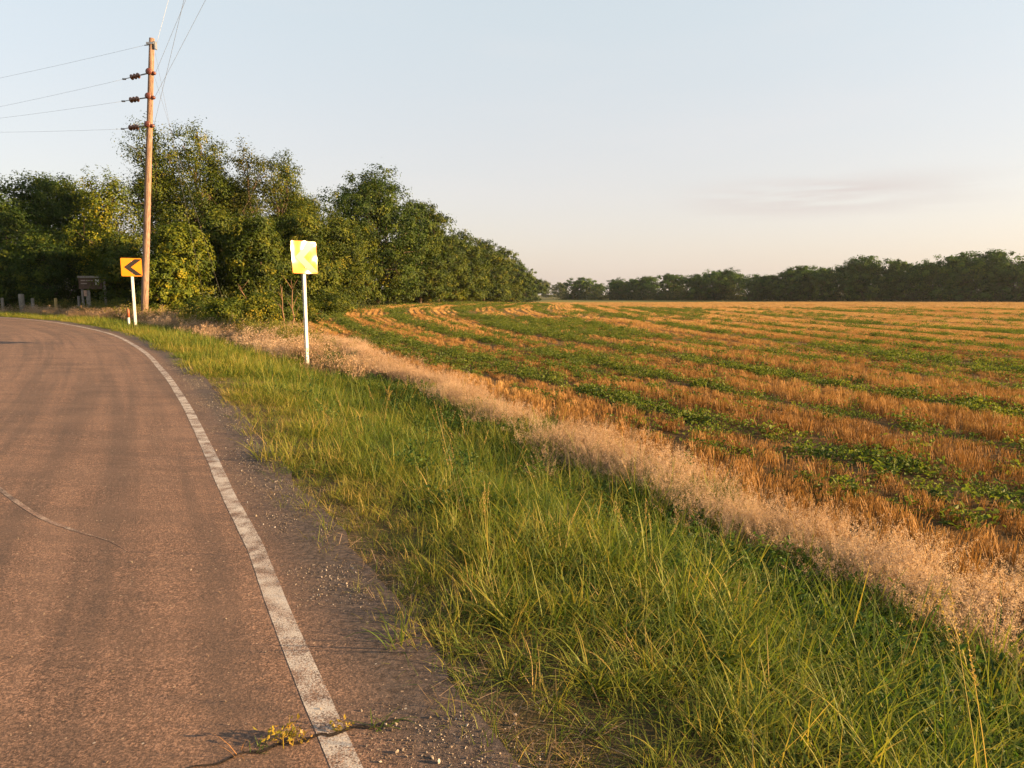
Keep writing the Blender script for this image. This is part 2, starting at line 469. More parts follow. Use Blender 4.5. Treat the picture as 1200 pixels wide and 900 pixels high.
def road_mat():
    m, nt, out = material('worn_chip_seal')
    c, h, *_ = road_base_color(nt)
    principled(nt, out, c, 0.85, bump(nt, h, 1.0, 0.010), spec=0.2)
    return m
def paint_mat(name, wear, color=(0.56, 0.535, 0.505)):
    m, nt, out = material(name)
    c, h, tc, a, s, grain, mid = road_base_color(nt)
    w1 = noise(nt, tc, 150.0, 4, 0.85); w2 = noise(nt, tc, 7.0, 4, 0.6)
    k = math_(nt, 'ADD', math_(nt, 'MULTIPLY', w1, 0.8), math_(nt, 'MULTIPLY', w2, 0.45))
    mask = ramp(nt, k, [(wear, 0.0), (wear + 0.06, 1.0)])
    p = mixc(nt, ramp(nt, mid, [(0.3, 0.0), (0.75, 0.8)]), color, (0.34, 0.28, 0.235))
    principled(nt, out, mixc(nt, mask, c, p), 0.75, bump(nt, h, 0.6, 0.008), spec=0.25)
    return m
RM = road_mat()
road = tag(strip('road', list(np.linspace(-8.2, -0.2, 14)) + [0.0, 0.2, 0.4, 0.56], RM, 0.0, ragged=0.22), 'worn reddish brown asphalt road curving away to the left', kind='structure')
el = strip('edge_line', [-0.052, 0.052], paint_mat('worn_white_paint', 0.595), 0.0014, ragged=0.014, right_rag=False)
el.parent = road

# pale scuff curving across the lane
def ribbon(name, pts, widths, mat, lift=0.002, parent=None):
    P = catmull(np.array(pts), 10); w = np.interp(np.linspace(0, 1, len(P)), np.linspace(0, 1, len(widths)), widths)
    t = np.gradient(P, axis=0); t /= np.linalg.norm(t, axis=1)[:, None]; n = np.stack([t[:, 1], -t[:, 0]], 1)
    w = w * (0.75 + 0.5 * fbm(np.arange(len(P)) * 0.6, np.arange(len(P)) * 0.0 + 2.2, 3))
    L = P - n * w[:, None]; Rr = P + n * w[:, None]
    z = lambda Q: road_z(line_dist(Q[:, 0], Q[:, 1])[1]) + lift
    v = np.concatenate([np.column_stack([L, z(L)]), np.column_stack([Rr, z(Rr)])]); k = len(P)
    f = np.array([[i, k + i, k + i + 1, i + 1] for i in range(k - 1)])
    s, _ = line_dist(v[:, 0], v[:, 1])
    return link(name, new_mesh(name, v, f, [mat], uv=np.column_stack([v[:, 1], s])), parent)
ribbon('paint_scuff', [(-4.9, 6.1), (-4.33, 5.56), (-3.76, 5.05), (-3.33, 4.70), (-2.96, 4.46), (-2.62, 4.27), (-2.35, 4.05)], [0.010, 0.015, 0.018, 0.016, 0.011, 0.005, 0.001], paint_mat('faded_scuff', 0.65, (0.46, 0.38, 0.31)), parent=road)
ribbon('paint_scuff', [(-9.6, 10.7), (-8.6, 10.2), (-7.7, 9.6), (-6.8, 8.8)], [0.01, 0.02, 0.02, 0.008], bpy.data.materials['faded_scuff'], parent=road)

def crack_mat():
    m, nt, out = material('crack_dirt')
    tc = N(nt, 'ShaderNodeTexCoord').outputs['Object']
    n = noise(nt, tc, 90.0, 4, 0.7)
    principled(nt, out, ramp(nt, n, [(0.3, (0.016, 0.012, 0.010)), (0.7, (0.06, 0.045, 0.035))]), 0.95, bump(nt, n, 0.8, 0.01), spec=0.1)
    return m
CM = crack_mat()
ribbon('crack', [(-1.6, 1.80), (-1.42, 1.93), (-1.33, 1.97), (-1.22, 2.055), (-1.15, 2.07), (-1.09, 2.135), (-1.01, 2.15), (-0.95, 2.205), (-0.88, 2.215), (-0.82, 2.265), (-0.77, 2.26), (-0.70, 2.31), (-0.66, 2.305), (-0.58, 2.355), (-0.52, 2.35), (-0.45, 2.395), (-0.38, 2.39)],
       [0.003, 0.004, 0.003, 0.005, 0.003, 0.004, 0.006, 0.004, 0.008, 0.005, 0.009, 0.006, 0.010, 0.007, 0.008, 0.004, 0.002], CM, 0.003, road)
exec_after = []

# ------------------------------------------------------------------ scattering of ground cover (geometry nodes)
def scatter_group(coll):
    ng = bpy.data.node_groups.new('scatter', 'GeometryNodeTree')
    ng.interface.new_socket('Geometry', in_out='INPUT', socket_type='NodeSocketGeometry')
    ng.interface.new_socket('Geometry', in_out='OUTPUT', socket_type='NodeSocketGeometry')
    gi = ng.nodes.new('NodeGroupInput'); go = ng.nodes.new('NodeGroupOutput')
    ci = ng.nodes.new('GeometryNodeCollectionInfo'); ci.transform_space = 'ORIGINAL'
    ci.inputs['Collection'].default_value = coll
    ci.inputs['Separate Children'].default_value = True
    ci.inputs['Reset Children'].default_value = True
    ip = ng.nodes.new('GeometryNodeInstanceOnPoints')
    ip.inputs['Pick Instance'].default_value = True
    def na(name, typ):
        n = ng.nodes.new('GeometryNodeInputNamedAttribute'); n.data_type = typ; n.inputs['Name'].default_value = name
        return n.outputs['Attribute']
    er = ng.nodes.new('FunctionNodeEulerToRotation')
    L = ng.links.new
    L(gi.outputs[0], ip.inputs['Points']); L(ci.outputs[0], ip.inputs['Instance'])
    L(na('pick', 'INT'), ip.inputs['Instance Index'])
    L(na('rot', 'FLOAT_VECTOR'), er.inputs[0]); L(er.outputs[0], ip.inputs['Rotation'])
    L(na('scl', 'FLOAT_VECTOR'), ip.inputs['Scale'])
    L(ip.outputs[0], go.inputs[0])
    return ng
def scatter(name, label, pts, rot, scl, tint, meshes, pick=None):
    pts = np.asarray(pts, float); n = len(pts)
    coll = bpy.data.collections.new(name + '_sources')
    for k, me in enumerate(meshes):
        coll.objects.link(bpy.data.objects.new('%s_source_%02d' % (name, k), me))
    if pick is None: pick = rng.integers(0, len(meshes), n)
    scl = np.asarray(scl, float)
    if scl.ndim == 1: scl = np.repeat(scl[:, None], 3, 1)
    me = new_mesh(name, pts, np.zeros((0, 3), int), attrs={'rot': np.asarray(rot, float), 'scl': scl, 'pick': np.asarray(pick, int), 'tint': np.asarray(tint, float)})
    o = tag(link(name, me), label, kind='stuff')
    md = o.modifiers.new('scatter', 'NODES'); md.node_group = scatter_group(coll)
    return o
def spin(n, tilt=0.15):
    return np.column_stack([rng.normal(0, tilt, n), rng.normal(0, tilt, n), rng.uniform(0, 2 * np.pi, n)])

def blades(n, radius, hmin, hmax, width, bend, mat, name, seg=4, erect=0.25, seed=0, tipw=0.15, tint=(0.5, 0.2)):
    r = np.random.default_rng(seed)
    sprd = 0.6 if erect < 1 else 0.12
    th = r.uniform(0, 2 * np.pi, n); rad = radius * np.sqrt(r.random(n))
    root = np.column_stack([rad * np.cos(th), rad * np.sin(th), np.zeros(n)])
    az = th + r.normal(0, 1.1, n)
    h = r.uniform(hmin, hmax, n); lean = np.abs(r.normal(erect, erect * sprd, n)); bd = np.abs(r.normal(bend, bend * 0.6, n))
    tw = r.uniform(-0.9, 0.9, n)
    V = np.zeros((n, seg + 1, 2, 3)); p = root.copy(); w0 = width * r.uniform(0.6, 1.3, n)
    for k in range(seg + 1):
        t = k / seg
        a = lean + bd * t * 1.2
        d = np.column_stack([np.sin(a) * np.cos(az), np.sin(a) * np.sin(az), np.cos(a)])
        if k: p = p + d * (h / seg)[:, None]
        sa = az + np.pi / 2 + tw * t
        side = np.column_stack([np.cos(sa), np.sin(sa), 0 * sa]) * (w0 * (1 - (1 - tipw) * t ** 1.6) / 2)[:, None]
        V[:, k, 0] = p - side; V[:, k, 1] = p + side
    b = (np.arange(n)[:, None] * (seg + 1) + np.arange(seg)[None]).ravel() * 2
    F = np.stack([b, b + 1, b + 3, b + 2], 1)
    lt = np.repeat(np.clip(r.normal(tint[0], tint[1], n), 0, 1), (seg + 1) * 2)
    tt = np.tile(np.repeat(np.linspace(-0.12, 0.18, seg + 1), 2), n)
    return V.reshape(-1, 3), F, np.clip(lt + tt, 0, 1)
def leaves6(centers, size, seed, normal_up=0.0, aspect=0.6, fold=0.14, lt=None):
    """broad leaves, two halves folded at the midrib"""
    r = np.random.default_rng(seed); n = len(centers)
    nrm = r.normal(0, 1, (n, 3)); nrm[:, 2] += normal_up; nrm /= np.linalg.norm(nrm, axis=1)[:, None]
    a = np.cross(nrm, r.normal(0, 1, (n, 3))); a /= np.linalg.norm(a, axis=1)[:, None] + 1e-9
    b = np.cross(nrm, a); L = (size * r.uniform(0.6, 1.3, n))[:, None]; W = L * aspect * 0.5; c = np.asarray(centers); d = nrm * L * fold
    V = np.stack([c - a * L * .5, c - a * L * .18 + b * W + d, c + a * L * .2 + b * W * .8 + d, c + a * L * .5 - d * 0.5, c + a * L * .2 - b * W * .8 + d, c - a * L * .18 - b * W + d], 1)
    k = np.arange(n)[:, None] * 6
    F = np.concatenate([k + np.array([[0, 3, 2, 1]]), k + np.array([[0, 5, 4, 3]])])
    t = np.repeat(lt if lt is not None else np.clip(r.normal(0.5, 0.22, n), 0, 1), 6)
    return V.reshape(-1, 3), F, t
def tuft(name, mat, *parts):
    vs, fs, ts, n = [], [], [], 0
    for v, f, t in parts:
        vs.append(v); fs.append(f + n); ts.append(t); n += len(v)
    return new_mesh(name, np.concatenate(vs), [np.asarray(f) for f in fs], [mat], False, {'ltint': np.concatenate(ts)})

def flakes(centers, size, seed, normal_up=0.0, aspect=0.45, fold=0.12, outward=None, lt=None):
    """rhombic leaves at centers; returns verts, quads, tint"""
    r = np.random.default_rng(seed); n = len(centers)
    nrm = r.normal(0, 1, (n, 3))
    if outward is not None: nrm = nrm * 0.42 + outward
    nrm[:, 2] += normal_up
    nrm /= np.linalg.norm(nrm, axis=1)[:, None]
    a = np.cross(nrm, r.normal(0, 1, (n, 3))); a /= np.linalg.norm(a, axis=1)[:, None] + 1e-9
    b = np.cross(nrm, a)
    L = (size * r.uniform(0.65, 1.3, n))[:, None]; W = L * aspect
    c = np.asarray(centers)
    V = np.stack([c - a * L * 0.5, c + b * W * 0.5 - nrm * L * fold, c + a * L * 0.5, c - b * W * 0.5 - nrm * L * fold], 1)
    F = np.arange(n * 4).reshape(-1, 4)
    t = np.repeat(lt if lt is not None else np.clip(r.normal(0.5, 0.22, n), 0, 1), 4)
    return V.reshape(-1, 3), F, t

GREEN_BLADE = leafy('grass_blade', [(0.0, (0.030, 0.068, 0.009)), (0.35, (0.108, 0.172, 0.018)), (0.65, (0.235, 0.25, 0.030)), (0.85, (0.38, 0.30, 0.055)), (1.0, (0.50, 0.35, 0.13))], 0.45)
DRY = leafy('dry_grass_blade', [(0.0, (0.26, 0.17, 0.08)), (0.4, (0.50, 0.34, 0.22)), (0.75, (0.70, 0.51, 0.375)), (1.0, (0.82, 0.64, 0.50))], 0.40)
STRAW = leafy('stubble_straw', [(0.0, (0.13, 0.06, 0.018)), (0.4, (0.33, 0.165, 0.048)), (0.75, (0.47, 0.265, 0.085)), (1.0, (0.60, 0.38, 0.15))], 0.25)
WEED = leafy('weed_leaf', [(0.0, (0.025, 0.055, 0.012)), (0.5, (0.055, 0.12, 0.02)), (1.0, (0.14, 0.20, 0.035))], 0.4)

# ---- verge grass
turf = []
for k in range(10):
    parts = [blades(26, 0.10, 0.13, 0.36, 0.0075, 0.95, None, '', 4, 0.34, 100 + k),
             blades(6, 0.12, 0.10, 0.24, 0.0060, 0.9, None, '', 3, 0.7, 140 + k, tint=(0.80, 0.15))]
    turf.append(tuft('turf_tuft', GREEN_BLADE, *parts))
for k in range(4):   # broader, coarser clumps
    turf.append(tuft('coarse_tuft', GREEN_BLADE, blades(20, 0.08, 0.26, 0.52, 0.0100, 1.1, None, '', 5, 0.3, 180 + k)))
far_turf = [tuft('far_tuft', GREEN_BLADE, blades(42, 0.26, 0.14, 0.40, 0.016, 0.8, None, '', 2, 0.35, 200 + k)) for k in range(6)]

def cand(n, x0, x1, y0, y1):
    return rng.uniform(x0, x1, n), rng.uniform(y0, y1, n)
def tan_mid(y): return edge(y) - 1.08
def verge_points(dens, y0, y1, x0, x1, dmax):
    n = int((x1 - x0) * (y1 - y0) * dmax)
    x, y = cand(n, x0, x1, y0, y1)
    s, yn = line_dist(x, y)
    dist = np.hypot(x, y)
    tx = x - tan_mid(y)
    edge_s = 0.30 + 0.34 * (fbm(x * 1.3, y * 1.3) - 0.35) + 0.12 * sstep(4, 10, y)
    ok = (s > edge_s) & (tx < 0.10 + 1.4 * (fbm(x * 0.8 + 5, y * 0.8) - 0.5)) & (rng.random(n) < dens(x, y, s, dist) / dmax)
    return x[ok], y[ok], s[ok], tx[ok], dist[ok]
vis = lambda x, y: np.abs(x) < 0.80 * y + 1.6
gap = lambda x, y: 0.72 + 0.28 * sstep(0.32, 0.46, fbm(x * 1.1 + 11, y * 1.1 + 4))
x, y, s, tx, dist = verge_points(lambda x, y, s, d: 150 * gap(x, y) * np.where(d < 7, 1, 0.6) * np.where(s < 0.7, 0.6, 1), 0.6, 14, -7.5, 5.5, 150)
k = vis(x, y); x, y, s, tx, dist = x[k], y[k], s[k], tx[k], dist[k]
z = ground_z(x, y)
tall = 0.58 + 0.30 * sstep(0.6, 2.2, s) + 0.9 * (fbm(x * 0.9 + 3, y * 0.9) - 0.5)
dry = fbm(x * 0.9 + 31, y * 0.9 + 7)
tint = 0.53 - 0.18 * sstep(0.8, 2.0, s) + 0.52 * (dry - 0.5) + rng.normal(0, 0.12, len(x)) + 0.40 * (rng.random(len(x)) < 0.05)
pick = np.where((rng.random(len(x)) < 0.06 + 0.12 * sstep(1.6, 2.6, s)), rng.integers(10, 14, len(x)), rng.integers(0, 10, len(x)))
scatter('grass', 'long green and yellow grass on the road verge', np.column_stack([x, y, z - 0.02]), spin(len(x), 0.16), np.column_stack([tall * rng.uniform(0.8, 1.2, len(x))] * 2 + [tall * rng.uniform(0.75, 1.25, len(x))]), np.clip(tint, 0, 1), turf, pick)
x, y, s, tx, dist = verge_points(lambda x, y, s, d: 34 * np.where(d < 25, 1, 0.55) + 0 * x, 13.0, 52, -42, 4, 34)
k = vis(x, y); x, y, s, tx, dist = x[k], y[k], s[k], tx[k], dist[k]
k = s < 3.9 + 2.4 * (fbm(x * 0.4, y * 0.4) - 0.5)
x, y, s = x[k], y[k], s[k]
tall = 0.70 + 0.25 * sstep(0.6, 2.2, s) + 0.5 * (fbm(x * 0.7 + 3, y * 0.7) - 0.5)
tint = 0.56 - 0.16 * sstep(0.7, 2.4, s) + 0.6 * (fbm(x * 0.5 + 31, y * 0.5 + 7) - 0.5) + rng.normal(0, 0.08, len(x))
scatter('grass', 'verge grass farther along beside the bend', np.column_stack([x, y, ground_z(x, y) - 0.02]), spin(len(x), 0.12), tall, np.clip(tint, 0, 1), far_turf)

# ---- pale dry grass along the field edge
dry_t = []
for k in range(8):
    r = np.random.default_rng(300 + k)
    v, f, t = blades(24, 0.10, 0.32, 0.62, 0.0035, 0.35, None, '', 3, 0.18, 310 + k, tint=(0.35, 0.15))
    tips = v.reshape(24, 4, 2, 3)[:, -1].mean(1); low = v.reshape(24, 4, 2, 3)[:, -2].mean(1)
    m = 22
    tt = r.uniform(0.15, 1.08, (24, m, 1))
    c = (low[:, None] * (1 - tt) + tips[:, None] * tt + r.normal(0, 0.013, (24, m, 3))).reshape(-1, 3)
    dry_t.append(tuft('dry_tuft', DRY, (v, f, t), flakes(c, 0.021, 330 + k, aspect=0.26, lt=np.clip(r.normal(0.72, 0.15, len(c)), 0, 1))))
def tan_points(n, x0, x1, y0, y1, width, thin=1.0):
    x, y = cand(n, x0, x1, y0, y1)
    tx = x - tan_mid(y) + 0.9 * (fbm(x * 0.55 + 40, y * 0.55) - 0.5)
    s, _ = line_dist(x, y)
    p = np.exp(-(tx / width) ** 2) * (0.10 + 0.90 * sstep(0.34, 0.52, fbm(x * 1.1 + 60, y * 1.1 + 9))) * thin
    ok = (rng.random(n) < p) & (s > 1.2) & vis(x, y)
    return x[ok], y[ok]
x1, y1 = tan_points(46000, -8, 6, 1.5, 25, 0.39)
n = len(x1)
scatter('dry_grass', 'pale tan dry seeding grass along the field edge', np.column_stack([x1, y1, ground_z(x1, y1) - 0.02]), spin(n, 0.16), (0.40 + 0.34 * fbm(x1 * 0.8 + 3, y1 * 0.8)) * rng.uniform(0.6, 1.35, n), np.clip(0.5 + 0.5 * (fbm(x1, y1) - 0.5) + rng.normal(0, 0.1, n), 0, 1), dry_t)
# taller rusty weeds by the bend and along the wood
x, y = cand(60000, -45, -1, 15, 60)
s, _ = line_dist(x, y); e = edge(y) - x
band = 0.9 * np.exp(-((s - 3.9) / 0.8) ** 2) * (y > 16) + 0.8 * np.exp(-((e - 0.9) / 0.8) ** 2) * (y > 15) + 0.22 * ((s > 3.2) & (e > 0.3) & (y < 40))
ok = (rng.random(len(x)) < band * 0.62 * (0.12 + 0.88 * sstep(0.40, 0.58, fbm(x * 0.5, y * 0.5 + 70)))) & (s > 2.0) & (e > -0.4) & vis(x, y) & (np.hypot(x + 5.45, y - 17.9) > 1.25)
x, y = x[ok], y[ok]; n = len(x)
dry_far = []
for k in range(5):
    r = np.random.default_rng(380 + k)
    v, f, t = blades(22, 0.24, 0.35, 0.85, 0.011, 0.3, None, '', 2, 0.18, 385 + k, tint=(0.3, 0.15))
    tips = v.reshape(22, 3, 2, 3)[:, -1].mean(1)
    c = (tips[:, None] + r.normal(0, 0.05, (22, 7, 3)) - np.array([0, 0, 0.06])).reshape(-1, 3)
    dry_far.append(tuft('dry_far_tuft', DRY, (v, f, t), flakes(c, 0.055, 390 + k, aspect=0.4, lt=np.clip(r.normal(0.55, 0.2, len(c)), 0, 1))))
scatter('dry_weeds', 'rusty dry weeds along the wood and round the chevron sign', np.column_stack([x, y, ground_z(x, y) - 0.03]), spin(n, 0.12), rng.uniform(0.5, 1.0, n) * (0.5 + 0.5 * sstep(0.8, 2.5, edge(y) - x)), np.clip(0.45 + 0.6 * (fbm(x * 0.4, y * 0.4) - 0.5) + rng.normal(0, 0.12, n), 0, 1), dry_far)

# ---- broadleaf weeds in the ditch
weed_t = []
for k in range(6):
    r = np.random.default_rng(400 + k)
    st = blades(9, 0.10, 0.18, 0.42, 0.006, 0.6, None, '', 3, 0.4, 410 + k, tint=(0.4, 0.1))
    pts = st[0].reshape(9, 4, 2, 3).mean(2)
    c = (pts[:, 1:, None] + r.normal(0, 0.04, (9, 3, 7, 3))).reshape(-1, 3)
    weed_t.append(tuft('weed_tuft', WEED, st, leaves6(c, 0.052, 420 + k, normal_up=1.2, aspect=0.5)))
x, y = cand(30000, -9, 6, 1.2, 26)
tx = x - tan_mid(y)
p = np.exp(-((tx + 0.85) / 0.45) ** 2) * sstep(0.40, 0.56, fbm(x * 0.6 + 90, y * 0.6)) + 0.12 * np.exp(-((tx) / 0.7) ** 2) * sstep(0.5, 0.6, fbm(x * 1.2, y * 1.2 + 33))
ok = (rng.random(len(x)) < p * 0.34) & vis(x, y); sx, sy = cand(700, -7, 4, 1.6, 14); ss_, _ = line_dist(sx, sy); kk = (ss_ > 1.4) & (sx < tan_mid(sy)) & vis(sx, sy) & (rng.random(700) < 0.35)
x, y = np.concatenate([x[ok], sx[kk]]), np.concatenate([y[ok], sy[kk]]); n = len(x)
scatter('weeds', 'dark green leafy weeds in the ditch before the dry grass', np.column_stack([x, y, ground_z(x, y) - 0.02]), spin(n, 0.2), rng.uniform(0.4, 0.9, n), np.clip(rng.normal(0.45, 0.18, n), 0, 1), weed_t)

x, y = cand(14000, -30, -3, 15, 42); s, _ = line_dist(x, y); e = edge(y) - x
ok = (s > 4.0) & (e > 1.0) & (y > 17) & vis(x, y) & (rng.random(len(x)) < 0.5 * sstep(0.46, 0.62, fbm(x * 0.45 + 13, y * 0.45 + 2))); x, y = x[ok], y[ok]; n = len(x)
YWEED = leafy('scrub_leaf', [(0.0, (0.06, 0.08, 0.012)), (0.5, (0.15, 0.16, 0.02)), (1.0, (0.30, 0.24, 0.04))], 0.4)
scrub_t = []
for k in range(5):
    r = np.random.default_rng(430 + k); st = blades(12, 0.18, 0.4, 0.9, 0.012, 0.4, None, '', 3, 0.25, 440 + k, tint=(0.6, 0.15)); pts = st[0].reshape(12, 4, 2, 3).mean(2)
    c = (pts[:, 1:, None] + r.normal(0, 0.09, (12, 3, 8, 3))).reshape(-1, 3)
    scrub_t.append(tuft('scrub_tuft', YWEED, st, flakes(c, 0.085, 445 + k, aspect=0.4)))
scatter('weeds', 'yellow green scrubby weeds between the bend and the wood', np.column_stack([x, y, ground_z(x, y) - 0.02]), spin(n, 0.15), rng.uniform(0.5, 1.2, n) * (0.45 + 0.55 * sstep(1.0, 3.0, edge(y) - x)), np.clip(rng.normal(0.5, 0.2, n), 0, 1), scrub_t)

# ---- tall seed stalks standing above the grass
stalks = []
for k in range(5):
    r = np.random.default_rng(450 + k)
    v, f, t = blades(3, 0.05, 0.62, 0.85, 0.0045, 0.18, None, '', 4, 0.10, 455 + k, tint=(0.75, 0.1))
    q = v.reshape(3, 5, 2, 3).mean(2)
    tt = r.uniform(0.0, 1.0, (3, 40, 1))
    c = (q[:, 3, None] * (1 - tt) + q[:, 4, None] * tt + r.normal(0, 0.004, (3, 40, 3))).reshape(-1, 3)
    stalks.append(tuft('seed_stalk', GREEN_BLADE, (v, f, t), flakes(c, 0.014, 460 + k, aspect=0.4, lt=np.full(len(c), 0.95))))
x, y = cand(1500, -7, 5, 1.6, 16)
tx = x - tan_mid(y); s, _ = line_dist(x, y)
ok = (s > 1.2) & (tx < -0.2) & vis(x, y) & (rng.random(len(x)) < 0.11); x, y = x[ok], y[ok]; n = len(x)
scatter('seed_grass', 'scattered tall grass stalks with narrow seed heads', np.column_stack([x, y, ground_z(x, y)]), spin(n, 0.12), rng.uniform(0.6, 1.0, n), rng.uniform(0.5, 0.9, n), stalks)

# ---- stubble rows of the field
def stub(n, length, width, h, w, seed, lean=0.12):
    r = np.random.default_rng(seed)
    v, f, t = blades(n, 0.01, h * 0.72, h, w, 0.18, None, '', 2, lean, seed, tipw=0.7, tint=(0.5, 0.2))
    off = np.column_stack([r.uniform(-length / 2, length / 2, n), r.normal(0, width, n), np.zeros(n)])
    v = v + np.repeat(off, 6, 0)
    return v, f, t
near_stub = [tuft('stubble_run', STRAW, stub(80, 0.5, 0.024, 0.235, 0.0055, 500 + k, 0.07), stub(14, 0.5, 0.07, 0.13, 0.008, 540 + k, 0.8)) for k in range(8)]
far_stub = [tuft('stubble_long_run', STRAW, stub(60, 1.4, 0.045, 0.26, 0.022, 580 + k)) for k in range(5)]
ROW = 0.25
def tall_profile(q, y):
    """0 where combine wheels or bare gaps run, 1 where the straw stands tall"""
    wob = 0.3 * (fbm(y * 0.12, q * 0 + 4, 2) - 0.5)
    qq = q + wob
    g = np.zeros_like(q)
    for c, w, a in ((0.75, 0.16, 0.6), (2.1, 0.50, 1.0), (3.5, 0.14, 0.6), (4.9, 0.44, 1.0), (6.2, 0.15, 0.6), (7.8, 0.55, 0.95), (9.3, 0.2, 0.7), (11.0, 0.32, 0.8), (14.2, 0.50, 1.0), (17.6, 0.35, 0.8), (21.2, 0.6, 1.0), (26, 0.45, 0.8), (31, 0.8, 0.9), (38, 0.6, .8), (46, 1.0, .9), (57, 0.9, .8), (70, 1.2, .8)):
        g = np.maximum(g, a * np.exp(-((qq - c) / w) ** 2))
    return 1 - g
def green_noise(x, y, q): return fbm(q * 0.22 + 50, y * 0.06 + 12, 3) - 0.30 * np.exp(-((y - 11) / 6) ** 2 - ((q - 4) / 5) ** 2) + 0.24 * np.exp(-((q - 1.2) / 1.3) ** 2 - ((y - 25) / 5) ** 2) + 0.13 * np.exp(-((q - 10.5) / 3.5) ** 2) + 0.08 * np.exp(-((q - 22) / 3) ** 2)
def rows(qmax, step, seg, y0, y1):
    qs = np.arange(0.15 - 3 * step, qmax, step)
    ys = np.arange(y0, y1, seg)
    Q, Yy = np.meshgrid(qs, ys); Q = Q.ravel(); Yy = Yy.ravel() + rng.uniform(-seg / 2, seg / 2, Q.size)
    X = row_x(Q, Yy)
    k = (np.abs(X) < 0.82 * Yy + 2.5); return Q[k], X[k], Yy[k]
_rowr = np.random.default_rng(321).random((3, 4000))
def row_var(q, y, step, k):
    i = np.round((q - 0.15) / step).astype(int) % 4000
    return np.clip(0.55 * _rowr[k, i] + 0.45 * vnoise(y * 0.10 + 31 * _rowr[2, i], i * 7.7), 0, 1)
def row_dir(q, y):
    d = (row_x(q, y + 0.25) - row_x(q, y - 0.25)) / 0.5
    return np.arctan2(1.0, d)
Q, X, Y = rows(48, ROW, 0.45, 2.2, 42)
s, _ = line_dist(X, Y)
tp = tall_profile(Q, Y); gn = green_noise(X, Y, Q)
dens = np.clip(tp * 1.15 - 0.1, 0, 1) * (1 - 0.35 * sstep(0.62, 0.76, gn))
rv = row_var(Q, Y, ROW, 0); dens = dens * (0.40 + 0.60 * sstep(0.15, 0.4, rv)); k = (rng.random(len(X)) < dens) & (s > 2.9); Q, X, Y, tp, gn = Q[k], X[k], Y[k], tp[k], gn[k]
n = len(X); hh = (0.84 + 0.16 * sstep(7, 12, Q)) * (0.55 + 0.45 * tp) * (1 - 0.35 * sstep(0.5, 0.66, gn)) * rng.uniform(0.9, 1.1, n) * (1.0 - 0.25 * sstep(6, 16, Q)) * (1 - 0.3 * sstep(16, 26, Y)) * (0.70 + 0.6 * row_var(Q, Y, ROW, 1)) * (1 + 0.40 * np.exp(-((Q - 3.05) / 0.45) ** 2) + 0.45 * np.exp(-((Q - 5.8) / 0.5) ** 2) + 0.35 * np.exp(-((Q - 8.9) / 0.5) ** 2) + 0.35 * np.exp(-((Q - 15.2) / 0.6) ** 2))
scatter('stubble', 'rows of standing orange stubble in the near field', np.column_stack([X, Y + 0, ground_z(X, Y) - 0.01]),
        np.column_stack([rng.normal(0, .05, n), rng.normal(0, .05, n), row_dir(Q, Y) + rng.choice([0, np.pi], n)]), np.column_stack([np.ones(n), np.ones(n) * 1.1, hh]), np.clip(0.34 + 0.30 * sstep(14, 40, Y) + 0.5 * (fbm(X * .35, Y * .35 + 5) - .5) + 0.4 * (row_var(Q, Y, ROW, 1) - 0.5) + rng.normal(0, .05, n), 0, 1), near_stub)
Q, X, Y = rows(150, ROW, 1.3, 42, 105)
tp = tall_profile(Q, Y); gn = green_noise(X, Y, Q)
dens = np.clip(tp * 1.1 - 0.1, 0, 1) * (1 - 0.35 * sstep(0.62, 0.76, gn))
rv = row_var(Q, Y, ROW, 0); dens = dens * (0.35 + 0.65 * sstep(0.15, 0.4, rv)); k = (rng.random(len(X)) < dens) & (edge(Y) + 0.6 < X); Q, X, Y, tp, gn = Q[k], X[k], Y[k], tp[k], gn[k]
n = len(X); hh = (0.5 + 0.5 * tp) * rng.uniform(0.65, 0.95, n) * (1.0 - 0.3 * sstep(6, 16, Q)) * 0.7
scatter('stubble', 'thinner far rows of orange stubble across the field', np.column_stack([X, Y, field_z(X, Y) - 0.01]),
        np.column_stack([np.zeros(n), np.zeros(n), row_dir(Q, Y)]), np.column_stack([np.ones(n), np.ones(n), hh]), np.clip(0.72 + 0.5 * (fbm(X * .2, Y * .2 + 5) - .5) + rng.normal(0, .1, n), 0, 1), far_stub)

Q, X, Y = rows(230, 0.8, 2.4, 105, 212)
tp = tall_profile(Q, Y); gn = green_noise(X, Y, Q)
dens = (0.35 + 0.65 * tp) * (1 - 0.5 * sstep(0.5, 0.62, gn)) * (0.3 + 0.7 * row_var(Q, Y, 0.8, 0))
k = (rng.random(len(X)) < dens) & (edge(Y) + 1 < X); Q, X, Y = Q[k], X[k], Y[k]; n = len(X)
scatter('stubble', 'farthest golden stubble before the distant treeline', np.column_stack([X, Y, field_z(X, Y) - 0.01]), np.column_stack([np.zeros(n), np.zeros(n), row_dir(Q, Y)]),
        np.column_stack([np.full(n, 1.9), np.full(n, 4.0), rng.uniform(0.6, 0.9, n)]), np.clip(0.88 + rng.normal(0, .1, n), 0, 1), far_stub)

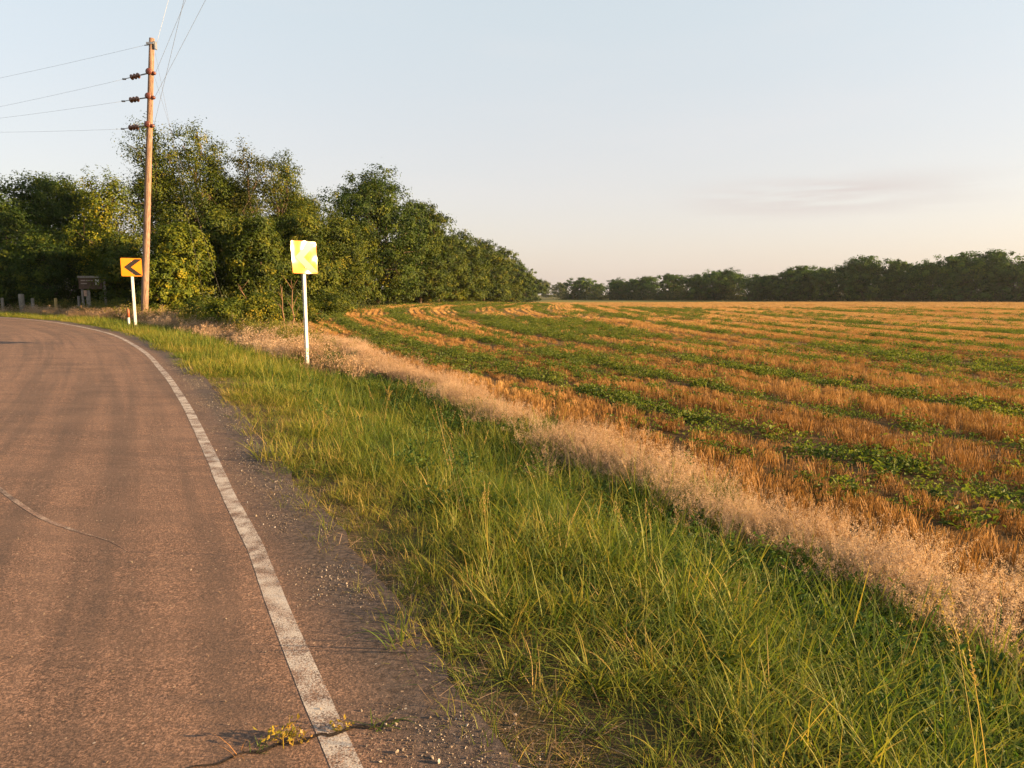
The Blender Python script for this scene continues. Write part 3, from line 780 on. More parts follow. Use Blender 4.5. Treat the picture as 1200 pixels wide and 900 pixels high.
# ---- green plants between the rows
GREENCROP = leafy('crop_leaf', [(0.0, (0.045, 0.085, 0.012)), (0.5, (0.11, 0.16, 0.02)), (1.0, (0.20, 0.23, 0.03))], 0.45)
crop_t = []
for k in range(6):
    r = np.random.default_rng(600 + k)
    c = r.normal(0, 1, (64, 3)) * np.array([0.13, 0.13, 0.045]) + np.array([0, 0, 0.10])
    c[:, 2] = np.abs(c[:, 2])
    crop_t.append(tuft('crop_plant', GREENCROP, leaves6(c, 0.056, 610 + k, normal_up=1.4, aspect=0.7)))
def crop_pts(n, x0, x1, y0, y1):
    x, y = cand(n, x0, x1, y0, y1); q = row_q(x, y)
    k = (q > 0.2) & vis(x, y); x, y, q = x[k], y[k], q[k]
    tp = tall_profile(q, y); gn = green_noise(x, y, q)
    p = np.clip(0.75 * (1 - tp) * (0.25 + 0.75 * sstep(0.32, 0.55, fbm(x * .5, y * .25 + 21))) + 0.30 * sstep(0.60, 0.74, gn) * np.where(y < 16, sstep(4, 7, q), 1), 0, 1) * np.where(y > 40, 0.35, 1) * 0.8 + np.where(y < 40, 0.016, 0.006) * sstep(0.28, 0.5, fbm(x * 0.9 + 8, y * 0.9))
    k = rng.random(len(x)) < p; return x[k], y[k], q[k]
x, y, q = crop_pts(42000, -12, 34, 3, 40); n = len(x)
scatter('green_plants', 'bright green volunteer plants in bands between the stubble', np.column_stack([x, y, ground_z(x, y)]), spin(n, 0.1), rng.uniform(0.5, 1.15, n), np.clip(rng.normal(0.55, 0.2, n), 0, 1), crop_t)
x, y, q = crop_pts(60000, -14, 80, 40, 105); n = len(x)
scatter('green_plants', 'far bands of green volunteer plants across the field', np.column_stack([x, y, field_z(x, y)]), spin(n, 0.1), rng.uniform(0.8, 1.5, n), np.clip(rng.normal(0.5, 0.2, n), 0, 1), crop_t)

# ---- gravel and straw on the shoulder
def pebbles(seed):
    r = np.random.default_rng(seed)
    v = np.array([[1, 0, 0], [-1, 0, 0], [0, 1, 0], [0, -1, 0], [0, 0, 1], [0, 0, -1], [.6, .6, .4], [-.6, .6, .3], [.6, -.6, .3], [-.6, -.6, .4]], float) * r.uniform(0.7, 1.2, (10, 1)) * np.array([1, 0.8, 0.55])
    import bmesh
    bm = bmesh.new()
    for p in v: bm.verts.new(p)
    bmesh.ops.convex_hull(bm, input=bm.verts)
    me = bpy.data.meshes.new('pebble'); bm.to_mesh(me); bm.free(); return me
def stone_mat():
    m, nt, out = material('shoulder_stone')
    t = attr(nt, 'tint', 'INSTANCER')
    c = ramp(nt, t, [(0.0, (0.05, 0.04, 0.035)), (0.4, (0.17, 0.13, 0.10)), (0.75, (0.30, 0.26, 0.22)), (1.0, (0.5, 0.46, 0.42))])
    principled(nt, out, c, 0.85, spec=0.2); return m
SM = stone_mat()
peb = [pebbles(k) for k in range(6)]
for p in peb: p.materials.append(SM)
def along(n, a0, a1):
    a = a0 + (a1 - a0) * rng.random(n) ** 1.4; i = np.interp(a, _larc, np.arange(len(LINE)))
    f = lambda arr: np.interp(i, np.arange(len(LINE)), arr)
    return f(LINE[:, 0]), f(LINE[:, 1]), f(_ln[:, 0]), f(_ln[:, 1])
arc0 = float(np.interp(1.6, LINE[:120, 1], _larc[:120]))
lx, ly, nx_, ny_ = along(34000, arc0, arc0 + 16)
ss = np.where(rng.random(34000) < 0.72, rng.normal(0.46, 0.17, 34000), np.where(rng.random(34000) < 0.5, rng.uniform(-3.2, 0.4, 34000), rng.normal(0.2, 0.12, 34000)))
x = lx + nx_ * ss; y = ly + ny_ * ss
k = (rng.random(34000) < np.where(ss > 0.08, sstep(0.38, 0.6, fbm(x * 2.2, y * 2.2 + 5)), 0.30)) & (ss < 0.95)
x, y, ss, ly = x[k], y[k], ss[k], ly[k]; n = len(x)
size = 0.0026 * np.exp(rng.normal(-0.05, 0.5, n))
scatter('gravel', 'loose pale gravel along the shoulder and on the road', np.column_stack([x, y, np.where(ss < 0.5, road_z(ly), ground_z(x, y) + 0.004) + size * 0.4]), rng.uniform(0, 6.28, (n, 3)), np.clip(size, 0.0012, 0.011), np.clip(rng.normal(0.5, 0.25, n), 0, 1), peb)
bits = [tuft('straw_bit', DRY, blades(7, 0.07, 0.05, 0.20, 0.0035, 0.05, None, '', 2, 1.50, 700 + k, tipw=0.8, tint=(0.3, 0.25))) for k in range(5)]
lx, ly, nx_, ny_ = along(420, arc0, arc0 + 14)
ss = rng.normal(0.68, 0.11, 420); x = lx + nx_ * ss; y = ly + ny_ * ss
scatter('straw_litter', 'dead straw and clippings where the grass meets the shoulder', np.column_stack([x, y, np.maximum(ground_z(x, y), np.where(ss < .6, road_z(ly), -9)) + 0.008]), spin(420, 0.08), rng.uniform(0.5, 1.1, 420), np.clip(rng.normal(0.2, 0.2, 420), 0, 1), bits)

# ------------------------------------------------------------------ trees
def bark_mat(name, c0, c1):
    m, nt, out = material(name)
    tc = N(nt, 'ShaderNodeTexCoord').outputs['Object']
    mp = N(nt, 'ShaderNodeMapping', {'Vector': tc, 'Scale': (6, 6, 1.2)}).outputs[0]
    n = noise(nt, mp, 3.0, 6, 0.7)
    principled(nt, out, ramp(nt, n, [(0.3, c0), (0.7, c1)]), 0.9, bump(nt, n, 0.8, 0.03), spec=0.1); return m
BARK = bark_mat('grey_brown_bark', (0.045, 0.034, 0.026), (0.16, 0.12, 0.09))
RUSTBARK = bark_mat('bare_rusty_wood', (0.14, 0.075, 0.045), (0.30, 0.19, 0.12))
LEAF = leafy('tree_leaf', [(0.0, (0.017, 0.036, 0.005)), (0.4, (0.042, 0.068, 0.007)), (0.75, (0.092, 0.110, 0.010)), (1.0, (0.150, 0.140, 0.014))], 0.26, 0.6, 'GEOMETRY', 0.03, True)

def tree_meshes(h, w, seed, kind='dense', leaves=9000, leaf=0.19, low=0.12, lobes=16, deep=None, bare=0, flat=0.62):
    """crown and trunk meshes with the base at the origin"""
    r = np.random.default_rng(seed)
    d = deep or w
    L = []
    for i in range(lobes):
        t = (i + r.uniform(0.1, 0.9)) / lobes
        hz = low * h + (h * (1 - low)) * t
        if kind == 'wispy': prof = (0.35 + 0.75 * math.sin(math.pi * min(1, 0.12 + t * 0.9))) * 0.9
        elif kind == 'bush': prof = math.sqrt(max(0.02, 1 - (t * 0.96) ** 2.4))
        else: prof = math.sin(math.pi * (0.17 + 0.78 * t ** 1.15)) ** 0.75
        a = r.uniform(0, 2 * math.pi); rr = r.uniform(0.15, 0.72) * prof
        lr = (r.uniform(0.20, 0.31) if kind != 'wispy' else r.uniform(0.12, 0.20)) * w * (0.55 + 0.45 * prof)
        L.append((math.cos(a) * rr * w / 2, math.sin(a) * rr * d / 2, min(hz, h - lr * r.uniform(0.95, 1.5)), lr))
    if kind == 'dense':
        for q in range(7): L[q * 3 % (lobes - 1)] = (r.normal(0, 0.09) * w, r.normal(0, 0.09) * d, h * (low + (0.9 - low) * (q + 0.6) / 7.5), w * 0.27 * math.sin(math.pi * (0.2 + 0.7 * q / 7)))
    L[-1] = (r.normal(0, 0.06) * w, r.normal(0, 0.06) * w, h - L[-1][3] * 0.85, L[-1][3])
    L = np.array(L)
    per = 46 if kind != 'wispy' else 34
    leaves = int(leaves * (2.3 if kind != 'wispy' else 1.9)); nc = max(30, leaves // per)
    li = r.choice(len(L), nc, p=L[:, 3] ** 2 / (L[:, 3] ** 2).sum())
    dirs = r.normal(0, 1, (nc, 3)); dirs[:, 2] += 0.25; dirs /= np.linalg.norm(dirs, axis=1)[:, None]
    rad = L[li, 3] * r.uniform(0.5, 1.02, nc) ** 0.7
    stretch = np.array([1.0, 1.0, 0.92 if kind != 'wispy' else 1.45])
    cc = L[li, :3] + dirs * rad[:, None] * stretch
    cc[:, 2] = np.clip(cc[:, 2], 0.10 * h if kind != 'bush' else 0.05 * h, 1.05 * h)
    cr = (0.16 + 0.20 * r.random(nc)) * (w / 7.0) ** 0.55 * 1.15
    if kind == 'wispy': cr *= 0.8
    ctint = np.clip(r.normal(0.40, 0.24, nc), 0, 1)
    lo = r.normal(0, 1, (nc, per, 3)) * (cr[:, None, None] * np.array([1, 1, flat if kind != 'wispy' else 1.25]))
    lo *= np.minimum(1.0, 1.5 / (np.abs(lo / (cr[:, None, None] + 1e-6)).max(axis=2, keepdims=True) + 1e-6))
    if kind == 'wispy': lo += dirs[:, None] * np.abs(r.normal(0, 1, (nc, per, 1))) * cr[:, None, None]
    pts = (cc[:, None] + lo).reshape(-1, 3)
    outw = np.repeat(dirs, per, 0) * 1.0 + (lo / (np.linalg.norm(lo, axis=2)[..., None] + 1e-6)).reshape(-1, 3) * 0.7 + np.array([0, 0, 0.3])
    lt = np.clip(np.repeat(ctint, per) + r.normal(0, 0.12, nc * per), 0, 1)
    pts[:, 2] = np.maximum(pts[:, 2], 0.06)
    v, f, t = flakes(pts, leaf, seed + 5, aspect=0.55, outward=outw, lt=lt)
    crown = new_mesh('crown', v, f, [LEAF], False, {'tint': t, 'ltint': np.full(len(v), 0.5)})
    m = MB()
    top = np.array([L[-1, 0] * 0.6, L[-1, 1] * 0.6, h * 0.86])
    tr = max(0.05, h * 0.017)
    def limb(p0, p1, r0, r1, n=6, sag=0.06, k=5):
        p0 = np.array(p0, float); p1 = np.array(p1, float); ln = np.linalg.norm(p1 - p0)
        ts = np.linspace(0, 1, k)[:, None]
        wob = r.normal(0, 0.035 * ln, (k, 3)); wob[0] = 0; wob[-1] = 0
        P = p0 * (1 - ts) + p1 * ts + wob + np.array([0, 0, 1]) * sag * ln * np.sin(np.pi * ts)
        m.tube(P, np.linspace(r0, r1, k), n); return P
    if kind == 'bush':
        for q in range(min(6, len(L))):
            p = L[q * len(L) // 6 % len(L)]; limb((r.normal(0, .15), r.normal(0, .15), -0.1), p[:3], tr * 0.6, tr * 0.15, 5)
        for p in L: limb((0, 0, 0.1 * h), p[:3], tr * 0.35, tr * 0.1, 4, k=4)
    else:
        P = limb((0, 0, -0.15), top, tr, tr * 0.22, 8, 0.0, 8)
        m.tube([(0, 0, -0.15), (0, 0, 0.35)], [tr * 1.5, tr * 1.02], 8, False)
        for p in L:
            zz = max(0.10 * h, p[2] - r.uniform(0.12, 0.3) * h); i = np.argmin(np.abs(P[:, 2] - zz))
            limb(P[i], p[:3], tr * 0.42 * (1 - 0.5 * zz / h), tr * 0.1, 5)
    for i in r.choice(nc, min(nc, 70), replace=False):
        limb(L[li[i], :3], cc[i], tr * 0.10, tr * 0.03, 3, k=3)
    trunk = m.mesh('trunk', [BARK], True)
    return crown, trunk

def plant(name, meshes, X, Y, z, label, cat, group, color, rz=0.0, sc=1.0):
    root = tag(link(name, None, loc=(X, Y, z), rot=(0, 0, rz)), label, cat, group)
    root.scale = (sc, sc, sc) if not isinstance(sc, tuple) else sc
    c = link('crown', meshes[0], root); c.color = (*color, 1)
    link('trunk', meshes[1], root)
    return root

WOOD = 'trees of the wood beside the road'
DARK = (0.85, 1.05, 0.85); MID = (1.05, 1.12, 0.95); OLIVE = (1.35, 1.3, 0.85); YEL = (1.9, 1.7, 0.8); PALE = (1.25, 1.2, 1.1)
# u, Y, top v, width m, kind, colour, leaves, name, label
wood = [
    (-60, 52, 232, 9.5, 'dense', DARK, 8000, 'dark broadleaf tree at the far left end of the roadside wood'),
    (8, 47, 226, 7.0, 'dense', DARK, 10000, 'dark low tree at left edge, behind the leftmost grey fence post'),
    (48, 51, 200, 8.0, 'dense', DARK, 13000, 'broad dark green tree with rounded top behind the wooden fence posts'),
    (88, 54, 206, 7.5, 'dense', (0.9, 1.0, 0.85), 12000, 'dark green tree behind the small brown notice board'),
    (66, 44, 268, 5.6, 'dense', DARK, 8000, 'low dark tree hanging over the fence posts left of the notice board'),
    (20, 43.5, 285, 4.6, 'dense', (0.9, 1.05, 0.8), 6500, 'low shaded tree over the thick grey fence post at far left'),
    (112, 46, 262, 5.0, 'dense', (0.85, 1.05, 0.8), 7500, 'dark tree whose boughs overhang the brown notice board'),
    (132, 44, 208, 4.6, 'wispy', YEL, 8500, 'slender yellow green tree just left of the utility pole'),
    (146, 41.0, 272, 4.2, 'dense', OLIVE, 7000, 'yellowish young tree behind the small chevron sign'),
    (188, 47, 148, 5.4, 'wispy', OLIVE, 9000, 'tall feathery tree rising right beside the utility pole'),
    (232, 48, 152, 5.2, 'wispy', OLIVE, 9500, 'tallest airy tree right of the pole with open feathery top'),
    (205, 52, 196, 7.0, 'dense', MID, 10000, 'dense tree filling the wood behind the two tall feathery trees'),
    (262, 50, 172, 4.2, 'wispy', OLIVE, 7500, 'feathery tree with narrow crown right of the tallest airy tree'),
    (300, 49, 178, 4.6, 'wispy', (1.25, 1.05, 0.75), 7500, 'thin rusty topped tree with bare reddish limbs showing'),
    (336, 51, 184, 4.6, 'wispy', OLIVE, 8500, 'open feathery tree left of the great rounded dark tree'),
    (372, 55, 240, 4.8, 'wispy', MID, 7000, 'small open tree leaning on the great rounded dark tree'),
    (285, 53, 208, 8.0, 'dense', MID, 11000, 'dense middle tree behind the rusty topped thin tree'),
    (345, 56, 222, 7.5, 'dense', MID, 10000, 'dense olive tree behind the large glaring sign'),
    (216, 38.5, 262, 4.6, 'dense', YEL, 11000, 'bright yellow green leafy tree directly right of the pole foot'),
    (196, 37.2, 300, 2.9, 'dense', YEL, 6000, 'low leafy sapling against the pole foot in sunlight'),
    (302, 40.5, 250, 4.8, 'dense', OLIVE, 11000, 'green leafy tree between the pole thicket and the glaring sign'),
    (262, 43, 246, 4.6, 'dense', OLIVE, 8000, 'olive tree behind the gap between two sunlit roadside thickets'),
    (352, 46, 246, 5.2, 'dense', OLIVE, 10000, 'olive round tree directly behind the large glaring sign'),
    (402, 54, 252, 7.0, 'dense', OLIVE, 12000, 'wide olive tree low in front of the great dark tree'),
    (368, 46, 300, 4.0, 'dense', OLIVE, 6500, 'low olive tree just right of the glaring sign panel'),
]
for i, (u, Y, tv, w, kind, colr, nl, lab) in enumerate(wood):
    X = px(u, Y); z = float(ground_z(np.array([X]), np.array([Y]))[0]); h = pz(tv, Y) - z
    lowf = 0.06 if tv > 240 else 0.14
    ms = tree_meshes(h, w * (1.3 if kind == 'wispy' else 1), 1000 + i * 13, kind, nl, 0.172 if kind == 'dense' else 0.15, lowf, 26 if kind == 'dense' else 24, bare=0)
    plant('broadleaf_tree' if kind == 'dense' else 'feathery_tree', ms, X, Y, z, lab, 'tree', WOOD, colr)

# the belt along the field, receding
belt = [
    (442, 72, 200, 13.0, DARK, 16000, 'great rounded dark tree, tallest of the belt along the field'),
    (492, 82, 232, 9.0, MID, 11000, 'right shoulder tree of the great rounded dark tree'),
    (424, 68, 262, 6.5, OLIVE, 8000, 'olive tree at the foot of the great rounded dark tree'),
    (462, 74, 285, 6.0, OLIVE, 7000, 'low olive tree at field edge under the great rounded dark tree'),
    (512, 90, 266, 8.5, MID, 9000, 'round tree just past the great dark tree in the belt'),
    (500, 84, 298, 5.5, OLIVE, 6000, 'low sunny tree at field edge before the middle of the belt'),
    (540, 106, 271, 9.5, MID, 9000, 'broad tree in the middle of the receding belt'),
    (530, 97, 300, 6.5, OLIVE, 6000, 'low olive tree in front of the broad middle belt tree'),
    (566, 124, 279, 9.5, MID, 8000, 'second broad tree past the middle of the receding belt'),
    (556, 114, 306, 7, OLIVE, 5500, 'low field edge tree right of the broad middle belt tree'),
    (586, 146, 289, 10, MID, 7000, 'dark belt tree second from the far end'),
    (578, 136, 312, 8, OLIVE, 5000, 'low field edge tree near the far end of the belt'),
    (601, 170, 302, 10, DARK, 6000, 'dark last full size tree at the far end of the belt'),
    (597, 160, 322, 7, OLIVE, 4500, 'small bright tree at the very corner of the belt'),
    (615, 205, 316, 11, DARK, 4500, 'lower dark tree behind the far end of the belt'),
    (625, 235, 325, 10, DARK, 4000, 'lowest dark tree trailing off right of the belt'),
]
for i, (u, Y, tv, w, colr, nl, lab) in enumerate(belt):
    X = px(u, Y); z = float(field_z(X, Y)); h = pz(tv, Y) - z
    ms = tree_meshes(h, w, 3000 + i * 17, 'dense', nl, 0.17 + 0.0012 * Y, 0.03, 34)
    plant('broadleaf_tree', ms, X, Y, z, lab, 'tree', 'trees of the belt along the field', colr)

# distant treeline across the field; a few crown shapes shared by copies
far_shapes = [tree_meshes(12.0, w_, 5000 + i * 7, 'dense', 5600, 0.50, 0.0, 34, flat=0.85) for i, w_ in enumerate((13, 15, 12, 16, 14, 11))]
PA = np.array([26.0, 345.0]); PB = np.array([141.0, 186.0])
far = [(680, 326), (702, 331), (724, 324), (745, 327), (765, 323), (790, 321), (815, 322), (840, 317), (865, 316), (885, 318), (905, 320), (925, 316), (945, 311), (968, 311),
       (990, 306), (1012, 301), (1034, 316), (1056, 303), (1076, 306), (1096, 302), (1116, 301), (1136, 297), (1160, 294), (1180, 303), (1202, 305), (1226, 300), (1254, 306)]
words = ['first', 'second', 'third', 'fourth', 'fifth', 'sixth', 'seventh', 'eighth', 'ninth', 'tenth', 'eleventh', 'twelfth', 'thirteenth', 'fourteenth', 'fifteenth', 'sixteenth', 'seventeenth', 'eighteenth', 'nineteenth', 'twentieth', 'twenty-first', 'twenty-second', 'twenty-third', 'twenty-fourth', 'twenty-fifth', 'twenty-sixth', 'twenty-seventh']
special = {0: 'low rounded tree where the distant treeline begins at left', 1: 'short pale tree second from left in the distant treeline', 14: 'tree on the left flank of the tall broad tree in the distant treeline', 15: 'tall broad tree standing out above the middle right of the distant treeline',
           16: 'short tree in the dip right of the tall broad distant tree', 22: 'tallest tree of the distant treeline near the right edge', 25: 'last but one tree at the right end of the distant treeline', 26: 'rightmost tree of the distant treeline'}
for i, (u, tv) in enumerate(far):
    t = (u - 665) / (1200 - 665)
    # Y where the line of sight at u meets the treeline
    k = (u - 600) / 800 * 0.9915
    lam = (k * PA[1] - PA[0]) / ((PB[0] - PA[0]) - k * (PB[1] - PA[1]))
    P = PA + lam * (PB - PA) + rng.normal(0, 3.0, 2) * np.array([0.3, 1])
    z = float(field_z(P[0], P[1])); h = pz(tv, P[1]) - z
    sc = h / 12.0 * rng.uniform(0.92, 1.08)
    wide = sc * rng.uniform(0.95, 1.15) * (1.3 if i < 14 else 0.98)
    v = rng.uniform(0.8, 1.05)
    plant('distant_tree', far_shapes[i % 6], P[0], P[1], z, special.get(i, words[i] + ' tree from the left in the distant dark treeline'), 'tree', 'trees of the distant treeline', (1.0 * v, 1.5 * v, 1.25 * v), rng.uniform(0, 6.28), (wide, wide, sc))
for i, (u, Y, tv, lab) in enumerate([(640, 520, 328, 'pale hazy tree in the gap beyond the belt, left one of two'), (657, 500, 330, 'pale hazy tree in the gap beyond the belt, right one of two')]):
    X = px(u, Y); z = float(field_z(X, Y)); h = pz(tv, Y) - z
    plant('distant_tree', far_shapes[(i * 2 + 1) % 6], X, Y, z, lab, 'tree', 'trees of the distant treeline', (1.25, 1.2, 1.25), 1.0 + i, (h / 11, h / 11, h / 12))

# undergrowth closing the foot of the treelines (too dense to count)
clump = []
for k in range(5):
    r = np.random.default_rng(800 + k)
    c = r.normal(0, 1, (260, 3)) * np.array([0.55, 0.55, 0.42]); c[:, 2] = np.abs(c[:, 2]) * 1.4
    v, f, t = flakes(c, 0.17, 810 + k, normal_up=0.5, aspect=0.55)
    clump.append(new_mesh('undergrowth_clump', v, f, [leafy('undergrowth_leaf', [(0.0, (0.022, 0.038, 0.010)), (0.5, (0.05, 0.075, 0.018)), (1.0, (0.13, 0.13, 0.03))], 0.35)] if k == 0 else [bpy.data.materials['undergrowth_leaf']], False, {'ltint': t}))
us = []
for u, Y in [(0, 48), (25, 47), (50, 46), (75, 47), (100, 46), (120, 43), (140, 42), (160, 41), (182, 39), (205, 37.5), (230, 37), (255, 38), (280, 39), (310, 41), (335, 44), (360, 47), (385, 52)]:
    for q in range(9): us.append((px(u, Y) + rng.normal(0, 1.0), Y + 2.0 + rng.normal(0, 1.0), rng.uniform(0.5, 1.2)))
for Y in np.arange(55, 235, 2.2):
    for q in range(3): us.append((float(edge(Y)) - 1.6 + rng.normal(0, 0.9), Y + rng.normal(0, 0.8), rng.uniform(0.6, 1.2) * (0.8 + Y / 120)))
for q in np.linspace(0, 1.15, 150):
    P = PA + q * (PB - PA); us.append((P[0] + rng.normal(0, 1.5), P[1] + rng.normal(-1, 2), rng.uniform(2.6, 5.0)))
us = np.array(us)
scatter('undergrowth', 'dense shrubby undergrowth along the foot of the trees', np.column_stack([us[:, 0], us[:, 1], np.where(us[:, 1] < 60, ground_z(us[:, 0], us[:, 1]), field_z(us[:, 0], us[:, 1])) - 0.05]), spin(len(us), 0.1), us[:, 2], np.clip(rng.normal(0.4, 0.2, len(us)), 0, 1), clump)

# roadside shrubs
SHR = 'shrubs in front of the wood'
for i, (u, Y, tv, w, colr, nl, lab) in enumerate([
    (266, 29.0, 349, 2.3, YEL, 5200, 'yellowish bushy shrub left of the large sign among dry weeds'),
    (296, 27.0, 349, 2.0, (2.0, 1.6, 0.8), 4200, 'thin yellow shrub between the dry weeds and the large sign'),
    (236, 32.0, 346, 2.2, OLIVE, 4600, 'low olive shrub under the guy wires right of the pole'),
    (318, 31.0, 342, 2.2, OLIVE, 4200, 'small olive shrub just left of the large sign post'),
    (352, 33.0, 346, 2.4, OLIVE, 4200, 'olive shrub standing right behind the large sign post'),
    (395, 42.0, 341, 3.0, OLIVE, 4600, 'rounded shrub at the field corner right of the large sign'),
]):
    X = px(u, Y); z = float(ground_z(np.array([X]), np.array([Y]))[0]); h = max(0.9, pz(tv, Y) - z)
    plant('shrub', tree_meshes(h, w, 6000 + i * 11, 'bush', nl, 0.10, 0.1, 12), X, Y, z, lab, 'shrub', SHR, colr)

# bare rusty stems in the thicket
def dead_stem(u, Y, h, label, seed, lean):
    r = np.random.default_rng(seed); X = px(u, Y); z = float(ground_z(np.array([X]), np.array([Y]))[0])
    m = MB(); P = np.array([[lean * t * h + r.normal(0, .03), r.normal(0, .04), h * t] for t in np.linspace(0, 1, 7)]); m.tube(P, np.linspace(.035, .008, 7), 6)
    for q in range(7):
        i = r.integers(2, 6); a = r.uniform(0, 6.28); e = P[i] + np.array([math.cos(a) * .35, math.sin(a) * .35, .45]) * r.uniform(.5, 1.2); m.tube([P[i], (P[i] + e) / 2 + [0, 0, .03], e], [.012, .009, .004], 4)
    o = link('dead_sapling', m.mesh('dead_sapling', [RUSTBARK], True), loc=(X, Y, z)); tag(o, label, 'dead sapling', 'bare saplings by the large sign')
dead_stem(331, 27, 2.0, 'bare thin sapling left of the large sign post, farther one', 1, -0.02)
dead_stem(341, 26, 2.2, 'bare thin sapling nearest left of the large sign post', 2, 0.02)
dead_stem(300, 34, 1.9, 'leaning bare rusty sapling among dry weeds under the wood', 3, -0.45)

# ------------------------------------------------------------------ utility pole, wires, guys
POLE_Y = 34.0
bx_, tx_ = px(166, POLE_Y), -16.96
pole_base = Vector((bx_, POLE_Y, float(ground_z(np.array([bx_]), np.array([POLE_Y]))[0])))
pole_top = Vector((tx_, POLE_Y, pz(45, POLE_Y)))
def on_pole(v):
    z = pz(v, POLE_Y); t = (z - pole_base.z) / (pole_top.z - pole_base.z); return pole_base.lerp(pole_top, t)
def pole_mat():
    m, nt, out = material('weathered_pole_wood')
    tc = N(nt, 'ShaderNodeTexCoord').outputs['Object']
    mp = N(nt, 'ShaderNodeMapping', {'Vector': tc, 'Scale': (22, 22, 0.8)}).outputs[0]
    n = noise(nt, mp, 2.0, 6, 0.7)
    principled(nt, out, ramp(nt, n, [(0.34, (0.07, 0.048, 0.038)), (0.5, (0.25, 0.165, 0.125)), (0.68, (0.42, 0.30, 0.235))]), 0.9, bump(nt, n, 0.7, 0.02), spec=0.1); return m
PW = pole_mat()
STEEL = simple('galvanised_steel', (0.42, 0.43, 0.44), 0.45, 0.8)
RUST = simple('red_brown_porcelain', (0.13, 0.038, 0.026), 0.4, 0.0, 0.5)
BROWN = simple('brown_porcelain', (0.17, 0.07, 0.035), 0.25, 0.0, 0.5)
WIRE = simple('weathered_wire', (0.50, 0.53, 0.56), 0.5, 0.3)
pole = tag(link('utility_pole', None, loc=pole_base), 'tall leaning wooden utility pole with four tiers of brown insulators', 'utility pole')
m = MB(); m.tube([(pole_top - pole_base) * t - Vector((0, 0, 0.3)) * (1 - t) for t in np.linspace(0, 1, 9)], np.linspace(0.168, 0.118, 9), 14)
link('shaft', m.mesh('shaft', [PW], True), pole)
def lathe(m, c, axis_, prof, n=12):
    axis_ = Vector(axis_).normalized(); a = axis_.orthogonal().normalized(); b = axis_.cross(a)
    vs = []; c = Vector(c)
    for d, r_ in prof:
        for j in range(n):
            t = 2 * math.pi * j / n; vs.append(c + axis_ * d + (a * math.cos(t) + b * math.sin(t)) * r_)
    k = len(prof)
    m.add([tuple(v) for v in vs], [[i * n + j, i * n + (j + 1) % n, (i + 1) * n + (j + 1) % n, (i + 1) * n + j] for i in range(k - 1) for j in range(n)] + [list(range(n))[::-1], [(k - 1) * n + j for j in range(n)]])
left_ends = []
# the line leaves to the left along the road, slightly away from us
LDIR = Vector((-0.96, 0.28, 0)).normalized()
def disc(m, c, ax):
    lathe(m, c, ax, [(-0.075, 0.03), (-0.07, 0.055), (-0.03, 0.07), (-0.005, 0.125), (0.015, 0.135), (0.03, 0.12), (0.035, 0.05), (0.07, 0.035)])
for t_i, v in enumerate((52, 85.5, 114, 147)):
    P = on_pole(v) - pole_base
    if t_i == 0:
        m = MB(); m.tube([P + LDIR * 0.10, P + LDIR * 0.42], [0.03, 0.02], 6); m.box(P + Vector((0, -0.17, 0)), (0.34, 0.05, 0.09)); m.box(P + Vector((0.18, -0.02, -0.06)), (0.06, 0.2, 0.34))
        link('top_bracket', m.mesh('top_bracket', [STEEL]), pole); left_ends.append(pole_base + P + LDIR * 0.42); continue
    m = MB()
    lathe(m, P + Vector((0.02, -0.21, 0)), (0, 1, 0), [(-0.10, 0.05), (-0.085, 0.12), (-0.05, 0.15), (-0.01, 0.15), (0.0, 0.10), (0.04, 0.10)], 14)
    lathe(m, P + Vector((0.17, -0.06, -0.03)), (1, 0, 0), [(-0.06, 0.05), (-0.03, 0.085), (0.03, 0.09), (0.06, 0.07), (0.1, 0.04)], 12)
    link('insulator_hub', m.mesh('insulator_hub', [RUST], True), pole)
    a0 = P + LDIR * 0.18; dz = Vector((0, 0, -0.10 if t_i == 1 else -0.04)); ax = (LDIR * 1.0 + dz).normalized()
    m = MB(); m.tube([a0, a0 + ax * 0.42], [0.035, 0.03], 6); m.tube([a0 + ax * 0.40, a0 + ax * 1.35], [0.018, 0.018], 6); m.box(a0 + ax * 1.42, (0.16, 0.06, 0.07))
    link('strain_rod', m.mesh('strain_rod', [STEEL], True), pole)
    for q in range(3):
        m = MB(); disc(m, a0 + ax * (0.56 + 0.19 * q), ax); link('insulator_disc', m.mesh('insulator_disc', [BROWN], True), pole)
    left_ends.append(pole_base + a0 + ax * 1.45)

def wire(name, A, B, sag, r, label, cat, group, n=26, mat=None):
    A = Vector(A); B = Vector(B)
    pts = [A.lerp(B, t) - Vector((0, 0, 4 * sag * t * (1 - t))) for t in np.linspace(0, 1, n)]
    m = MB(); m.tube([p - A for p in pts], r, 5)
    return tag(link(name, m.mesh(name, [mat or WIRE], True), loc=A), label, cat, group)
names = ['uppermost', 'second highest', 'third highest', 'lowest']
WG = 'wires on the utility pole'
for i, v in enumerate((90, 123.5, 134.5, 150)):
    A = left_ends[i]; Yb = POLE_Y + 8.0
    Xb = px(-40, Yb); zb = pz(v + (90 - 52) * 0.25 * (1, 0.9, 0.6, 0)[i] , Yb)
    B = Vector((Xb, Yb, zb)); D = B - A
    wire('power_line', A, A + D * 2.2, 0.25, 0.005, '%s of the wires running left from the pole' % names[i], 'power line', WG)
